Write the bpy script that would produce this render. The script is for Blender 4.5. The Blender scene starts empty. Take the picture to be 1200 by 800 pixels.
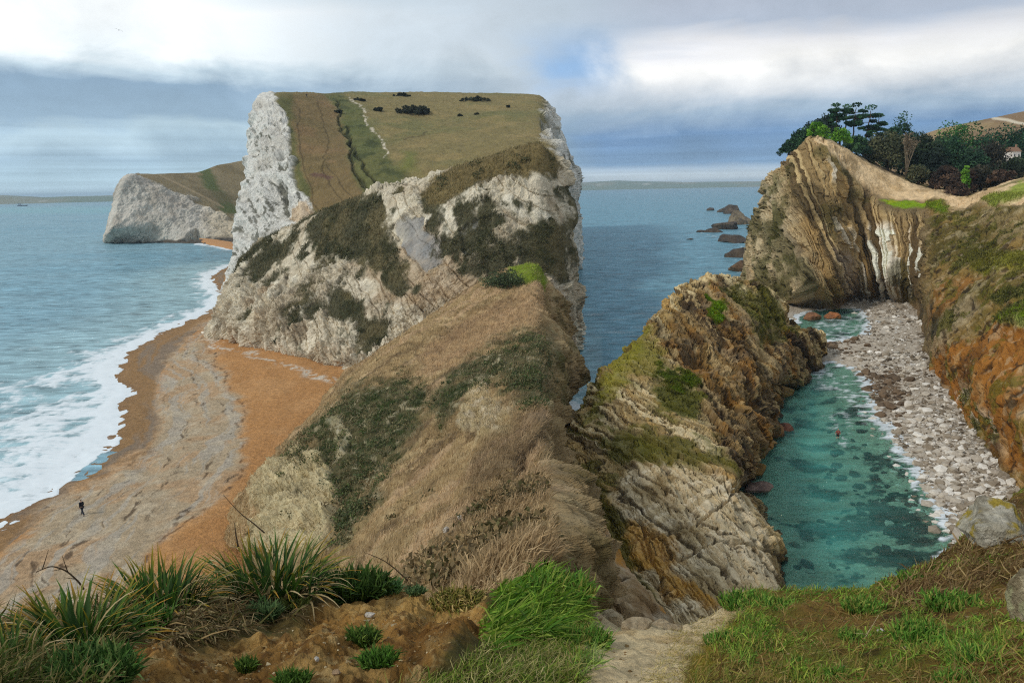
import bpy, math, random
import numpy as np
from mathutils import Vector, Matrix
rng = np.random.RandomState(11)
random.seed(5)
scene = bpy.context.scene
col = scene.collection

# ------------------------------------------------------------------ camera
H = 32.0                      # eye height above the sea, metres
F = 900.0                     # focal length for a 1200 wide frame
PITCH, ROLL = math.radians(11.23), math.radians(1.2)
_f = np.array([0, math.cos(PITCH), -math.sin(PITCH)])
_r0 = np.array([1.0, 0, 0]); _u0 = np.array([0, math.sin(PITCH), math.cos(PITCH)])
_r = math.cos(ROLL) * _r0 - math.sin(ROLL) * _u0
_u = math.sin(ROLL) * _r0 + math.cos(ROLL) * _u0
CAM = np.array([0, 0, H])
cd = bpy.data.cameras.new('camera'); cam = bpy.data.objects.new('camera', cd); col.objects.link(cam)
M = Matrix(((_r[0], _u[0], -_f[0], 0), (_r[1], _u[1], -_f[1], 0), (_r[2], _u[2], -_f[2], H), (0, 0, 0, 1)))
cam.matrix_world = M
cd.sensor_width = 36; cd.lens = 36 * F / 1200; cd.clip_start = 0.2; cd.clip_end = 60000
scene.camera = cam

# ------------------------------------------------------------------ light, sky, exposure
SUN_EL, SUN_AZ = math.radians(40), math.radians(242)     # azimuth clockwise from +Y: behind and to the left
scene.view_settings.view_transform = 'Standard'; scene.view_settings.look = 'None'
scene.view_settings.exposure = 0.25; scene.view_settings.gamma = 1.0
scene.cycles.use_denoising = False; scene.cycles.filter_width = 1.15
sl = bpy.data.lights.new('sun', 'SUN'); sl.energy = 1.5; sl.angle = math.radians(10); sl.color = (1, .95, .88)
so = bpy.data.objects.new('sun', sl); col.objects.link(so)
sdir = Vector((math.sin(SUN_AZ) * math.cos(SUN_EL), math.cos(SUN_AZ) * math.cos(SUN_EL), math.sin(SUN_EL)))
so.rotation_euler = sdir.to_track_quat('Z', 'Y').to_euler()


def lin(h):
    h = h.lstrip('#')
    v = np.array([int(h[i:i + 2], 16) / 255 for i in (0, 2, 4)])
    return np.where(v <= .04045, v / 12.92, ((v + .055) / 1.055) ** 2.4)


class NT:
    """small helper for node trees"""
    def __init__(s, tree): s.t = tree; s.n = tree.nodes; s.l = tree.links
    def node(s, typ, **kw):
        n = s.n.new(typ)
        for k, v in kw.items(): setattr(n, k, v)
        return n
    def put(s, sock, v):
        if v is None: return
        if hasattr(v, 'is_linked'): s.l.new(v, sock)
        else:
            try: sock.default_value = v
            except Exception: sock.default_value = (v, v, v)
    def math(s, op, a, b=None, c=None, clamp=False):
        n = s.node('ShaderNodeMath', operation=op, use_clamp=clamp)
        s.put(n.inputs[0], a); s.put(n.inputs[1], b)
        if c is not None: s.put(n.inputs[2], c)
        return n.outputs[0]
    def vmath(s, op, a, b=None):
        n = s.node('ShaderNodeVectorMath', operation=op); s.put(n.inputs[0], a); s.put(n.inputs[1], b)
        return n.outputs[0]
    def mix(s, fac, a, b, blend='MIX'):
        n = s.node('ShaderNodeMix', data_type='RGBA', blend_type=blend)
        s.put(n.inputs[0], fac); s.put(n.inputs[6], a); s.put(n.inputs[7], b)
        return n.outputs[2]
    def noise(s, vec, scale, detail=4, rough=.5, dist=0.0, dim='3D'):
        n = s.node('ShaderNodeTexNoise', noise_dimensions=dim)
        s.put(n.inputs['Vector'], vec); n.inputs['Scale'].default_value = scale
        n.inputs['Detail'].default_value = detail; n.inputs['Roughness'].default_value = rough
        n.inputs['Distortion'].default_value = dist
        return n.outputs[0]
    def ramp(s, fac, stops, interp='LINEAR'):
        n = s.node('ShaderNodeValToRGB'); s.put(n.inputs[0], fac); cr = n.color_ramp; cr.interpolation = interp
        while len(cr.elements) > 1: cr.elements.remove(cr.elements[-1])
        for i, (p, c) in enumerate(stops):
            e = cr.elements[0] if i == 0 else cr.elements.new(p)
            e.position = p; e.color = tuple(c) + (1,) if len(c) == 3 else c
        return n.outputs[0]
    def maprange(s, v, a, b, c=0.0, d=1.0, smooth=True):
        n = s.node('ShaderNodeMapRange', interpolation_type='SMOOTHSTEP' if smooth else 'LINEAR')
        s.put(n.inputs[0], v)
        for i, x in enumerate((a, b, c, d)): n.inputs[i + 1].default_value = x
        return n.outputs[0]


world = bpy.data.worlds.new('World'); scene.world = world; world.use_nodes = True
w = NT(world.node_tree); w.n.clear()
sky = w.node('ShaderNodeTexSky', sky_type='NISHITA', sun_disc=False)
sky.sun_elevation = SUN_EL; sky.sun_rotation = SUN_AZ
tc = w.node('ShaderNodeTexCoord'); dirv = tc.outputs['Generated']
sep = w.node('ShaderNodeSeparateXYZ'); w.put(sep.inputs[0], dirv)
el = w.math('MULTIPLY', w.math('ARCSINE', sep.outputs[2]), 57.2958)
az = w.math('MULTIPLY', w.math('ARCTAN2', sep.outputs[0], sep.outputs[1]), 57.2958)
# cloud sheets: noise stretched sideways, finer towards the horizon as the layers recede
cmb = w.node('ShaderNodeCombineXYZ'); w.put(cmb.inputs[0], w.math('MULTIPLY', az, .05)); w.put(cmb.inputs[1], w.math('MULTIPLY', el, .32))
warp = w.noise(cmb.outputs[0], 1.0, 4, .55, .6)
cmb2 = w.node('ShaderNodeCombineXYZ'); w.put(cmb2.inputs[0], w.math('MULTIPLY', az, .09)); w.put(cmb2.inputs[1], w.math('MULTIPLY', el, .14)); cmb2.inputs[2].default_value = 4.0
puff = w.noise(cmb2.outputs[0], 1.6, 8, .58, .3)
cmb3 = w.node('ShaderNodeCombineXYZ'); w.put(cmb3.inputs[0], w.math('MULTIPLY', az, .04)); w.put(cmb3.inputs[1], w.math('MULTIPLY', el, 2.1)); cmb3.inputs[2].default_value = 9.0
streak = w.noise(cmb3.outputs[0], 1.0, 3, .5, .3)
ew = w.math('ADD', el, w.math('MULTIPLY', w.math('SUBTRACT', warp, .5), 3.4))
ew = w.math('ADD', ew, w.math('MULTIPLY', w.math('SUBTRACT', puff, .5), 2.6))
ew = w.math('MAXIMUM', w.mix(w.maprange(el, .3, 3.5), el, ew), 0.0)
t = w.math('DIVIDE', ew, 24.0, clamp=True)
left = w.ramp(t, [(0, lin('C9E3EE')), (.06, lin('B5D2E2')), (.11, lin('9FBACD')), (.17, lin('B4CCDA')), (.2, lin('93ADC2')), (.29, lin('8CA6BD')),
                  (.335, lin('C5D7E2')), (.375, lin('EFF7FA')), (.50, lin('FAFDFD')), (.56, lin('DDE8EE')), (.63, lin('B4C6D2')), (.75, lin('A6B6C2')), (1, lin('B2BDC6'))])
right = w.ramp(t, [(0, lin('DCE2E2')), (.03, lin('C9D6DE')), (.06, lin('7394B6')), (.14, lin('688AB2')), (.20, lin('98ACC0')), (.27, lin('D0D4D8')), (.33, lin('ECEBE8')),
                   (.39, lin('DCDCDE')), (.45, lin('A9B3C2')), (.55, lin('A4AAB6')), (.65, lin('B4B6BE')), (1, lin('B2BAC2'))])
azw = w.math('ADD', az, w.math('MULTIPLY', w.math('SUBTRACT', puff, .5), 14.0))
cl = w.mix(w.maprange(azw, -8, 8), left, right)
lid = w.math('MULTIPLY', w.maprange(azw, -22, -6), w.maprange(azw, 3, 14, 1, 0))     # the greyer lid over the middle
cl = w.mix(w.math('MULTIPLY', lid, w.maprange(el, 4, 9, 0, .75)), cl, tuple(lin('B4C2CD')) + (1,))
gap = w.math('MULTIPLY', w.maprange(w.math('ABSOLUTE', w.math('SUBTRACT', azw, 5.0)), 0, 6.5, 1, 0), w.maprange(w.math('ABSOLUTE', w.math('SUBTRACT', ew, 8.4)), 0, 3.2, 1, 0))
cl = w.mix(w.math('MULTIPLY', gap, .85), cl, tuple(lin('7FA8D4')) + (1,))
shade = w.math('ADD', w.math('MULTIPLY', w.math('SUBTRACT', puff, .5), .75), 1.0)
cl = w.mix(1.0, cl, w.mix(0, shade, shade), 'MULTIPLY')
st = w.math('ADD', w.math('MULTIPLY', w.math('MULTIPLY', w.math('SUBTRACT', streak, .5), w.maprange(el, 1.5, 6, 1, 0)), .8), 1.0)
cl = w.mix(1.0, cl, w.mix(0, st, st), 'MULTIPLY')
cl10 = w.vmath('SCALE', cl); cl10.node.inputs[3].default_value = 10.0
bgc = w.mix(.94, sky.outputs[0], cl10)
bg = w.node('ShaderNodeBackground'); w.put(bg.inputs[0], bgc); bg.inputs[1].default_value = 0.1
wo = w.node('ShaderNodeOutputWorld'); w.put(wo.inputs[0], bg.outputs[0])
world.cycles.sampling_method = 'MANUAL'; world.cycles.sample_map_resolution = 512


# ------------------------------------------------------------------ pixel <-> world
def ray(px, py):
    px, py = np.asarray(px, float), np.asarray(py, float)
    return _f + ((px - 600) / F)[..., None] * _r + ((400 - py) / F)[..., None] * _u
def P(px, py, d):
    v = ray(px, py); return CAM + v * (d / np.hypot(v[..., 0], v[..., 1]))[..., None]
def Z(px, py, z=0.0):
    v = ray(px, py); return CAM + v * ((z - H) / v[..., 2])[..., None]
def proj(p):
    q = p - CAM; z = np.maximum(q @ _f, 1e-3)
    return 600 + F * (q @ _r) / z, 400 - F * (q @ _u) / z
def dist(p): return np.hypot(p[..., 0], p[..., 1])


# ------------------------------------------------------------------ numpy noise
_h = np.random.RandomState(6).rand(65536).astype(np.float32)
_lat = np.random.RandomState(3).normal(size=(64, 64, 64))
_lat = _lat - .82 * sum(np.roll(np.roll(np.roll(_lat, i, 0), j, 1), k, 2) for i in (-1, 0, 1) for j in (-1, 0, 1) for k in (-1, 0, 1)) / 27
_lat = (_lat / _lat.std() * .43).astype(np.float32).ravel()
_rot = np.linalg.qr(np.random.RandomState(8).normal(size=(3, 3)))[0].astype(np.float32)
from concurrent.futures import ThreadPoolExecutor
_pool = ThreadPoolExecutor(4)
def perlin(p):
    """band-limited lattice noise, worked through in cache-sized pieces on all cores"""
    p = np.asarray(p, np.float32) @ _rot; n = len(p); out = np.empty(n, np.float32)
    if n <= 24000: return _perlin(p)
    def run(k): out[k:k + 32768] = _perlin(p[k:k + 32768])
    list(_pool.map(run, range(0, n, 32768)))
    return out
def _perlin(p):
    fl = np.floor(p); f = p - fl; i = fl.astype(np.int32) & 63; j = (i + 1) & 63
    u = f * f * (3 - 2 * f)
    x0, x1 = i[:, 0] << 12, j[:, 0] << 12; y0, y1 = i[:, 1] << 6, j[:, 1] << 6; z0, z1 = i[:, 2], j[:, 2]
    ux, uy, uz = u[:, 0], u[:, 1], u[:, 2]
    L = _lat.take
    def ln(b):
        c = L(b + z0); return c + uz * (L(b + z1) - c)
    a = ln(x0 + y0); a += uy * (ln(x0 + y1) - a)
    b = ln(x1 + y0); b += uy * (ln(x1 + y1) - b)
    a += ux * (b - a); return a
def fbm(p, sc=1.0, octv=4, gain=.56, off=0.0):
    octv += octv > 3; s = 0; a = 1.0; q = p * sc + off
    for k in range(octv):
        s = s + a * perlin(q); q = q * 2.03 + 17.3; a *= gain
    return s
def ridged(p, sc=1.0, octv=3, gain=.5, off=0.0):
    s = 0; a = 1.0; q = p * sc + off
    for k in range(octv):
        s = s + a * (.68 - 2 * np.abs(perlin(q))); q = q * 2.07 + 11.1; a *= gain
    return s
def hsh(*k):
    h = np.zeros(np.shape(k[0]), np.int64)
    for i, a in enumerate(k): h = (h * 7919 + np.asarray(a, np.int64) * (104729 + 31 * i) + 1013) & 0xffffffff; h ^= h >> 13; h = (h * 2654435761) & 0xffffffff
    return _h[(h >> 8) & 65535]
def ss(x, a, b):
    t = np.clip((x - a) / (b - a), 0, 1); return t * t * (3 - 2 * t)
def unit(v): v = np.asarray(v, float); return v / np.linalg.norm(v)
def blocks(p, axes, size, jit=.35):
    """fractured rock: offset per bed and per joint block, grooves along the joints. returns (offset -1..1, groove 0..1, bed id)"""
    q = p @ np.array([unit(a) for a in axes]).T
    a = q[:, 0] / size[0]; wv = np.floor(a); wob = hsh(wv * 3 + 5)
    # uneven bed thickness
    a2 = a + .28 * np.sin(a * 2.1 + 1.0) ; ia = np.floor(a2); fa = a2 - ia
    b = q[:, 1] / size[1] * (.7 + .6 * hsh(ia, ia)) + hsh(ia, ia + 3) * 7; ib = np.floor(b); fb = b - ib
    c = q[:, 2] / size[2] * (.7 + .6 * hsh(ia, ib)) + hsh(ia, ib, ia) * 7; ic = np.floor(c); fc = c - ic
    o = .6 * (hsh(ia) * 2 - 1) + .3 * (hsh(ia, ib, 7 + ib) * 2 - 1) + .25 * (hsh(ia, ib, ic) * 2 - 1)
    e = np.minimum(fa, 1 - fa) * size[0]; e2 = np.minimum(fb, 1 - fb) * size[1]; e3 = np.minimum(fc, 1 - fc) * size[2]
    return o, e, np.minimum(e2, e3), ia
def bands(s, th):
    a = s / th; a = a + .35 * np.sin(a * 1.7); i = np.floor(a); f = a - i; return hsh(i, i + 11) * 2 - 1, np.minimum(f, 1 - f), hsh(i + 77, i)
def pip(px, py, poly):
    """signed distance to a polygon, positive inside (not worked out far outside it)"""
    poly = np.asarray(poly, float); lo, hi = poly.min(0) - 60, poly.max(0) + 60
    near = (px > lo[0]) & (px < hi[0]) & (py > lo[1]) & (py < hi[1]); out = np.full(px.shape, -60.0)
    if near.any(): out[near] = _pip(px[near], py[near], poly)
    return out
def _pip(px, py, poly):
    n = len(poly); d = np.full(px.shape, 1e9); ins = np.zeros(px.shape, bool)
    for i in range(n):
        a = poly[i]; b = poly[(i + 1) % n]; e = b - a; wx = px - a[0]; wy = py - a[1]
        t = np.clip((wx * e[0] + wy * e[1]) / (e @ e + 1e-9), 0, 1)
        d = np.minimum(d, (wx - t * e[0]) ** 2 + (wy - t * e[1]) ** 2)
        c = ((a[1] <= py) & (b[1] > py)) | ((b[1] <= py) & (a[1] > py))
        ins ^= c & (px < a[0] + (py - a[1]) / np.where(abs(e[1]) < 1e-9, 1e-9, e[1]) * e[0])
    d = np.sqrt(d); return np.where(ins, d, -d)
def seg(px, py, line):
    d = np.full(px.shape, 1e9)
    for a, b in zip(line[:-1], line[1:]):
        a = np.asarray(a, float); e = np.asarray(b, float) - a; wx = px - a[0]; wy = py - a[1]
        t = np.clip((wx * e[0] + wy * e[1]) / (e @ e + 1e-9), 0, 1)
        d = np.minimum(d, np.hypot(wx - t * e[0], wy - t * e[1]))
    return d
def punch(c, sat, con):
    m = np.median(c, axis=0, keepdims=True).mean(); l = c.mean(1, keepdims=True); l2 = m * (np.maximum(l, 1e-3) / m) ** con
    return ((c - l) * sat + l) * (l2 / np.maximum(l, 1e-3))
def lay(c, m, new):
    return c + (np.asarray(new) - c) * np.clip(m, 0, 1)[:, None]


# ------------------------------------------------------------------ materials
MATS = {}
def surf_mat(name, nscale=1.0, bump=.3, bdist=.1, rough=.95, vary=.35, spec=.2, attr=True, base=None, detail=8, translucent=0):
    """painted by the mesh's own colour attribute, broken up by noise grain and bump"""
    if name in MATS: return MATS[name]
    m = bpy.data.materials.new(name); m.use_nodes = True; t = NT(m.node_tree); t.n.clear()
    tcn = t.node('ShaderNodeTexCoord').outputs['Object']
    if attr:
        a = t.node('ShaderNodeAttribute', attribute_name='Col').outputs[0]
    else:
        a = t.node('ShaderNodeRGB').outputs[0]; a.default_value = tuple(base) + (1,)
    n = t.noise(tcn, nscale, detail, .62)
    v = t.math('ADD', t.math('MULTIPLY', t.math('SUBTRACT', n, .5), vary * 4), 1.0)
    v = t.math('MAXIMUM', v, .2)
    c = t.mix(1.0, a, t.mix(0, v, v), 'MULTIPLY')
    b = t.node('ShaderNodeBsdfPrincipled'); t.put(b.inputs['Base Color'], c)
    b.inputs['Roughness'].default_value = rough; b.inputs['Specular IOR Level'].default_value = spec
    if bump:
        n2 = t.noise(tcn, nscale * 2.3, detail, .65)
        bp = t.node('ShaderNodeBump'); bp.inputs['Strength'].default_value = bump; bp.inputs['Distance'].default_value = bdist
        t.put(bp.inputs['Height'], n2); t.put(b.inputs['Normal'], bp.outputs[0])
    o = t.node('ShaderNodeOutputMaterial')
    if translucent:
        tr = t.node('ShaderNodeBsdfTranslucent'); t.put(tr.inputs[0], c)
        ms = t.node('ShaderNodeMixShader'); ms.inputs[0].default_value = translucent
        t.put(ms.inputs[1], b.outputs[0]); t.put(ms.inputs[2], tr.outputs[0]); t.put(o.inputs[0], ms.outputs[0])
    else: t.put(o.inputs[0], b.outputs[0])
    MATS[name] = m; return m
def plain(name, hexc, rough=.8, vary=.15, nscale=6.0, spec=.3):
    return surf_mat(name, nscale, .15, .01, rough, vary, spec, attr=False, base=lin(hexc))


# ------------------------------------------------------------------ meshes
def mesh_np(name, verts, faces_flat, sizes, colors=None, mat=None, smooth=False, extra=None):
    me = bpy.data.meshes.new(name); nv = len(verts); nl = len(faces_flat); nf = len(sizes)
    me.vertices.add(nv); me.vertices.foreach_set('co', np.ascontiguousarray(verts, np.float32).ravel())
    me.loops.add(nl); me.loops.foreach_set('vertex_index', np.ascontiguousarray(faces_flat, np.int32))
    me.polygons.add(nf); st = np.zeros(nf, np.int32); st[1:] = np.cumsum(sizes)[:-1]
    me.polygons.foreach_set('loop_start', st); 
    if smooth: me.polygons.foreach_set('use_smooth', np.ones(nf, bool))
    else: me.polygons.foreach_set('use_smooth', np.zeros(nf, bool))
    me.update(calc_edges=True)
    def attr(nm, val):
        val = np.asarray(val, np.float32)
        if val.ndim == 2:
            a = me.attributes.new(nm, 'FLOAT_COLOR', 'POINT')
            a.data.foreach_set('color', np.concatenate([val, np.ones((nv, 1), np.float32)], 1).ravel())
        else:
            a = me.attributes.new(nm, 'FLOAT', 'POINT'); a.data.foreach_set('value', val)
    if colors is not None: attr('Col', np.clip(colors, .003, .95))
    for k, v in (extra or {}).items(): attr(k, v)
    if mat: me.materials.append(mat)
    return me
def link(name, me, parent=None, **props):
    o = bpy.data.objects.new(name, me); col.objects.link(o)
    if parent: o.parent = parent
    for k, v in props.items():
        if v is not None: o[k] = v
    return o
def empty(name, loc, label, cat, group=None):
    o = bpy.data.objects.new(name, None); col.objects.link(o); o.location = loc
    o['label'] = label; o['category'] = cat
    if group: o['group'] = group
    return o
def grid_faces(nv, nu):
    i = np.arange(nv * nu).reshape(nv, nu)
    q = np.stack([i[:-1, :-1], i[:-1, 1:], i[1:, 1:], i[1:, :-1]], -1).reshape(-1, 4)
    return q
def blur(a, sig, ax):
    if sig < .3: return a
    r = int(3 * sig) + 1; k = np.exp(-.5 * (np.arange(-r, r + 1) / sig) ** 2); k /= k.sum()
    a = np.moveaxis(a, ax, 0); n = len(a)
    idx = np.arange(-r, n + r)
    ref = np.where(idx < 0, -idx, np.where(idx >= n, 2 * (n - 1) - idx, idx)); ref = np.clip(ref, 0, n - 1)
    pad = a[ref]; lo = idx < 0; hi = idx >= n
    pad[lo] = 2 * a[0] - pad[lo]; pad[hi] = 2 * a[-1] - pad[hi]
    out = sum(k[j] * pad[j:j + n] for j in range(2 * r + 1))
    return np.moveaxis(out, 0, ax)
def loft(rows, step=1.0, soft=.22, maxn=900):
    """dense grid through rows of control points (all rows the same length), softened a little between them; the
    density follows the size at which the piece is seen"""
    C = np.array([[np.asarray(p, float) for p in r] for r in rows])
    px, py = proj(C)
    px = np.clip(px, -250, 1450); py = np.clip(py, -200, 1050)
    def axis(d, n_cell):
        L = np.maximum(d, .02); c = np.concatenate([[0], np.cumsum(L)]); n = int(np.clip(c[-1] / step, 24, maxn))
        return np.interp(np.linspace(0, c[-1], n), c, np.arange(n_cell + 1)), n
    du = np.sort(np.hypot(np.diff(px, axis=1), np.diff(py, axis=1)), axis=0)[-max(2, len(C) // 2):].mean(0) + 1.5
    dv = np.sort(np.hypot(np.diff(px, axis=0), np.diff(py, axis=0)), axis=1)[:, -max(2, C.shape[1] // 2):].mean(1) + 1.5
    tu, nu = axis(du, C.shape[1] - 1); tv, nv = axis(dv, C.shape[0] - 1)
    def lerp(A, t, ax):
        i = np.clip(np.floor(t).astype(int), 0, A.shape[ax] - 2); f = t - i
        A = np.moveaxis(A, ax, 0); B = A[i] * (1 - f)[:, None, None] + A[i + 1] * f[:, None, None]
        return np.moveaxis(B, 0, ax)
    G = lerp(lerp(C, tu, 1), tv, 0)
    G = blur(blur(G, soft * nu / (C.shape[1] - 1), 1), soft * nv / (C.shape[0] - 1), 0)
    return G
def normals(G):
    gu = np.gradient(G, axis=1); gv = np.gradient(G, axis=0); n = np.cross(gu, gv)
    n /= np.linalg.norm(n, axis=-1, keepdims=True) + 1e-9
    tocam = CAM - G
    # one orientation for the whole sheet: towards the eye on balance
    if (n * tocam).sum(-1).mean() < 0: n = -n
    return n
SURF = {}
def terrain(name, G, colors, mat, kind='structure', smooth=False, parent=None, extra=None):
    nv, nu = G.shape[:2]; q = grid_faces(nv, nu)
    n = normals(G); gu = np.gradient(G, axis=1); gv = np.gradient(G, axis=0)
    if (np.cross(gu, gv) * n).sum() < 0: q = q[:, ::-1]
    me = mesh_np(name, G.reshape(-1, 3), q.ravel(), np.full(len(q), 4), colors, mat, smooth, extra)
    SURF[name] = (G.reshape(-1, 3), n.reshape(-1, 3), colors)
    return link(name, me, parent, kind=kind)
def ground_z(name, x, y):
    V = SURF[name][0]; i = np.argsort((V[:, 0] - x) ** 2 + (V[:, 1] - y) ** 2)[:4]; return float(V[i, 2].mean())


def grass_field(name, pos, nrm, length, width, lean, color, mat, bend=.5, kind='stuff', parent=None, up=.5, **props):
    """blades as tapered two-piece strips; every array is per blade"""
    n = len(pos); length = np.broadcast_to(length, n); width = np.broadcast_to(width, n)
    d = nrm * (1 - up) + np.array([0, 0, 1]) * up + lean; d /= np.linalg.norm(d, axis=1)[:, None]
    side = np.cross(d, rng.normal(size=(n, 3))); side /= np.linalg.norm(side, axis=1)[:, None] + 1e-9
    dr = lean + rng.normal(size=(n, 3)) * .35; dr[:, 2] -= .35
    a = pos - d * (length * .08)[:, None]; m = pos + d * (length * .55)[:, None]
    tip = m + (d * (1 - bend) + dr * bend) * (length * .5)[:, None]
    sw = side * width[:, None] * .5
    V = np.stack([a - sw, a + sw, m + sw * .75, m - sw * .75, tip], 1).reshape(-1, 3)
    k = np.arange(n)[:, None] * 5
    fl = np.concatenate([k + np.array([0, 1, 2, 3]), k + np.array([3, 2, 4])], 1).ravel()
    sz = np.tile([4, 3], n)
    C = np.repeat(color, 5, 0)
    me = mesh_np(name, V, fl, sz, C, mat, True)
    return link(name, me, parent, kind=kind, **props)
def pick(name, wfun, n):
    V, N, C = SURF[name]; px, py = proj(V)
    wt = np.clip(np.asarray(wfun(V, px, py), float), 0, None); wt = wt * ((px > -150) & (px < 1400) & (py < 860)); wt /= wt.sum()
    i = rng.choice(len(V), n, p=wt); return i, V[i] + rng.normal(size=(n, 3)) * .0, N[i], C[i]

# ================================================================== THE SETTING
rock_far = surf_mat('chalk_far', .30, .9, 1.6, .95, .22)
rock_mid = surf_mat('cliff_rock', .55, .9, .9, .95, .30)
rock_near = surf_mat('limestone', 1.1, .9, .4, .8, .32, .35)
earth_m = surf_mat('earth', 11.0, 1.0, .09, .95, .42)
turf_m = surf_mat('turf', .8, .9, .6, 1.0, .30)
sand_m = surf_mat('shingle', 1.7, 1.0, .35, .9, .34)
rows_ = lambda *r: [list(x) for x in r]
def pt(x, y, d): return P(x, y, d)

def flat_of(G): return G.reshape(-1, 3)
def shift(G, disp):
    return G + normals(G) * disp.reshape(G.shape[:2])[..., None]

# ---- far chalk headland (left, beyond the bay)
pz = lambda L, z=0: [Z(x, y, z) for x, y in L]
pd = lambda L: [P(*a) for a in L]
rows = [
    [P(135, 300, 640)] + pz([(118, 287.5), (150, 288.5), (190, 289.5), (238, 291.5), (272, 293), (310, 296)], -3),
    [P(136, 270, 650), P(121, 272, 585), P(152, 268, 588), P(190, 262, 590), P(238, 268, 590), P(272, 275, 585), P(310, 282, 570)],
    [P(140, 250, 660), P(128, 250, 595), P(155, 240, 600), P(190, 240, 600), P(240, 256, 600), P(272, 266, 592), P(310, 275, 580)],
    [P(148, 222, 670), P(139, 216, 605), P(160, 214, 612), P(190, 220, 612), P(238, 240, 610), P(272, 257, 600), P(310, 268, 590)],
    [P(158, 210, 680), P(150, 204, 612), P(166, 206, 618), P(196, 217, 620), P(240, 235, 620), P(272, 250, 620), P(310, 262, 620)],
    [P(168, 207, 690), P(156, 203, 622), P(178, 204.5, 640), P(205, 209, 650), P(245, 218, 655), P(272, 230, 655), P(310, 245, 660)],
    [P(178, 206, 700), P(160, 203.4, 640), P(188, 203.6, 660), P(232, 201.5, 690), P(256, 191, 720), P(288, 184, 740), P(330, 176, 760)],
    [P(188, 240, 720), P(175, 240, 700), P(195, 240, 720), P(240, 235, 760), P(262, 225, 800), P(292, 225, 820), P(330, 220, 840)],
]
G = loft(rows, .8, .16); p = flat_of(G); px, py = proj(p)
wx, wy = px + 5 * fbm(p, .06, 5, .62), py + 5 * fbm(p, .06, 5, .62, off=9)
chalk = ss(pip(wx, wy, [(110, 290), (118, 270), (135, 220), (148, 202), (166, 206), (184, 215), (224, 232), (251, 247), (275, 258), (320, 268), (320, 300)]), -1.5, 2.5)
dsp = chalk * (2.2 * ridged(p * np.array([1, 1, .35]), .05, 4) + 1.0 * fbm(p, .3, 3)) + (1 - chalk) * .6 * fbm(p, .05, 3)
cave = ss(pip(wx, wy, [(212, 283), (217, 274), (228, 270), (238, 273), (243, 283)]), -1, 3); dsp -= 12 * cave
G = shift(G, dsp)
c = np.tile(lin('8f7f5e'), (len(p), 1))
c = lay(c, ss(pip(wx, wy, [(232, 200), (246, 196), (262, 225), (285, 255), (262, 250), (246, 226)]), -3, 4), lin('5f6638'))
c = lay(c, ss(fbm(p, .05, 4), .1, .5) * .7, lin('77694a'))
c = lay(c, ss(4 - seg(px, py, [(188, 206), (222, 222), (262, 243)]), 2.4, 3.6) * .6, lin('b09a78'))
cc = np.tile(lin('d2cabb'), (len(p), 1)); cc = lay(cc, ss(fbm(p * np.array([1, 1, .4]), .07, 4), -.1, .5) * .8, lin('b0a595')); cc = lay(cc, ss(ridged(p * np.array([1, 1, .6]), .11, 3), .3, .9) * .35, lin('8d8778'))
cc = lay(cc, ss(wx, 225, 262) * .5, lin('c9b48c'))
cc = lay(cc, ss(p[:, 2] + fbm(p, .1, 3), 2.6, 1.2), lin('5d554a'))
c = c * (1 - chalk[:, None]) + cc * chalk[:, None]
terrain('far_headland', G, c, rock_far)

# ---- big white headland and the grass down behind it
rows = [
    [P(330, 345, 330), P(256, 345, 275), P(285, 352, 255), P(320, 350, 245), P(385, 345, 232), P(440, 330, 236), P(510, 330, 236), P(580, 330, 236), P(650, 330, 236), P(672, 330, 262), P(640, 330, 420)],
    [P(335, 330, 335), P(265, 325, 276), P(295, 328, 262), P(330, 325, 252), P(378, 310, 242), P(440, 280, 240), P(510, 272, 238), P(580, 262, 238), P(642, 250, 238), P(668, 265, 270), P(640, 250, 430)],
    [P(335, 290, 345), P(271, 292, 282), P(300, 288, 272), P(335, 282, 262), P(370, 262, 256), P(440, 240, 248), P(510, 228, 246), P(580, 212, 246), P(638, 200, 246), P(666, 235, 285), P(640, 215, 440)],
    [P(335, 250, 355), P(277, 258, 292), P(305, 252, 282), P(338, 245, 274), P(362, 236, 268), P(430, 222, 262), P(505, 208, 258), P(580, 196, 258), P(637, 186, 260), P(663, 215, 300), P(640, 200, 450)],
    [P(335, 200, 375), P(286, 200, 312), P(310, 195, 302), P(333, 192, 294), P(347, 190, 288), P(420, 182, 290), P(500, 174, 292), P(580, 168, 295), P(637, 162, 296), P(659, 190, 330), P(640, 180, 470)],
    [P(335, 160, 395), P(291, 160, 332), P(309, 156, 324), P(327, 154, 318), P(338, 152, 314), P(415, 148, 330), P(495, 143, 340), P(580, 140, 345), P(636, 138, 345), P(655, 168, 375), P(640, 170, 490)],
    [P(330, 128, 410), P(296, 127, 350), P(309, 125, 345), P(322, 124, 342), P(330, 123, 338), P(405, 121, 372), P(490, 119, 385), P(580, 119, 390), P(636, 120, 392), P(650, 146, 410), P(640, 150, 500)],
    [P(330, 113, 420), P(299, 113, 362), P(308, 110, 358), P(317, 109, 356), P(324, 108.5, 354), P(400, 108.5, 410), P(485, 107.5, 430), P(580, 108, 440), P(632, 109, 440), P(649, 126, 450), P(640, 140, 520)],
    [P(330, 110.5, 440), P(305, 109, 380), P(312, 107.5, 380), P(320, 107, 385), P(330, 107, 390), P(400, 107, 440), P(485, 106.5, 470), P(580, 107.5, 480), P(631, 109, 480), P(646, 121, 485), P(640, 140, 540)],
    [P(335, 140, 500), P(320, 140, 460), P(330, 140, 460), P(340, 140, 480), P(350, 140, 500), P(400, 140, 560), P(485, 140, 580), P(580, 140, 600), P(634, 140, 600), P(652, 140, 600), P(640, 150, 620)],
]
G = loft(rows, .9, .13); p = flat_of(G); px, py = proj(p)
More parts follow.
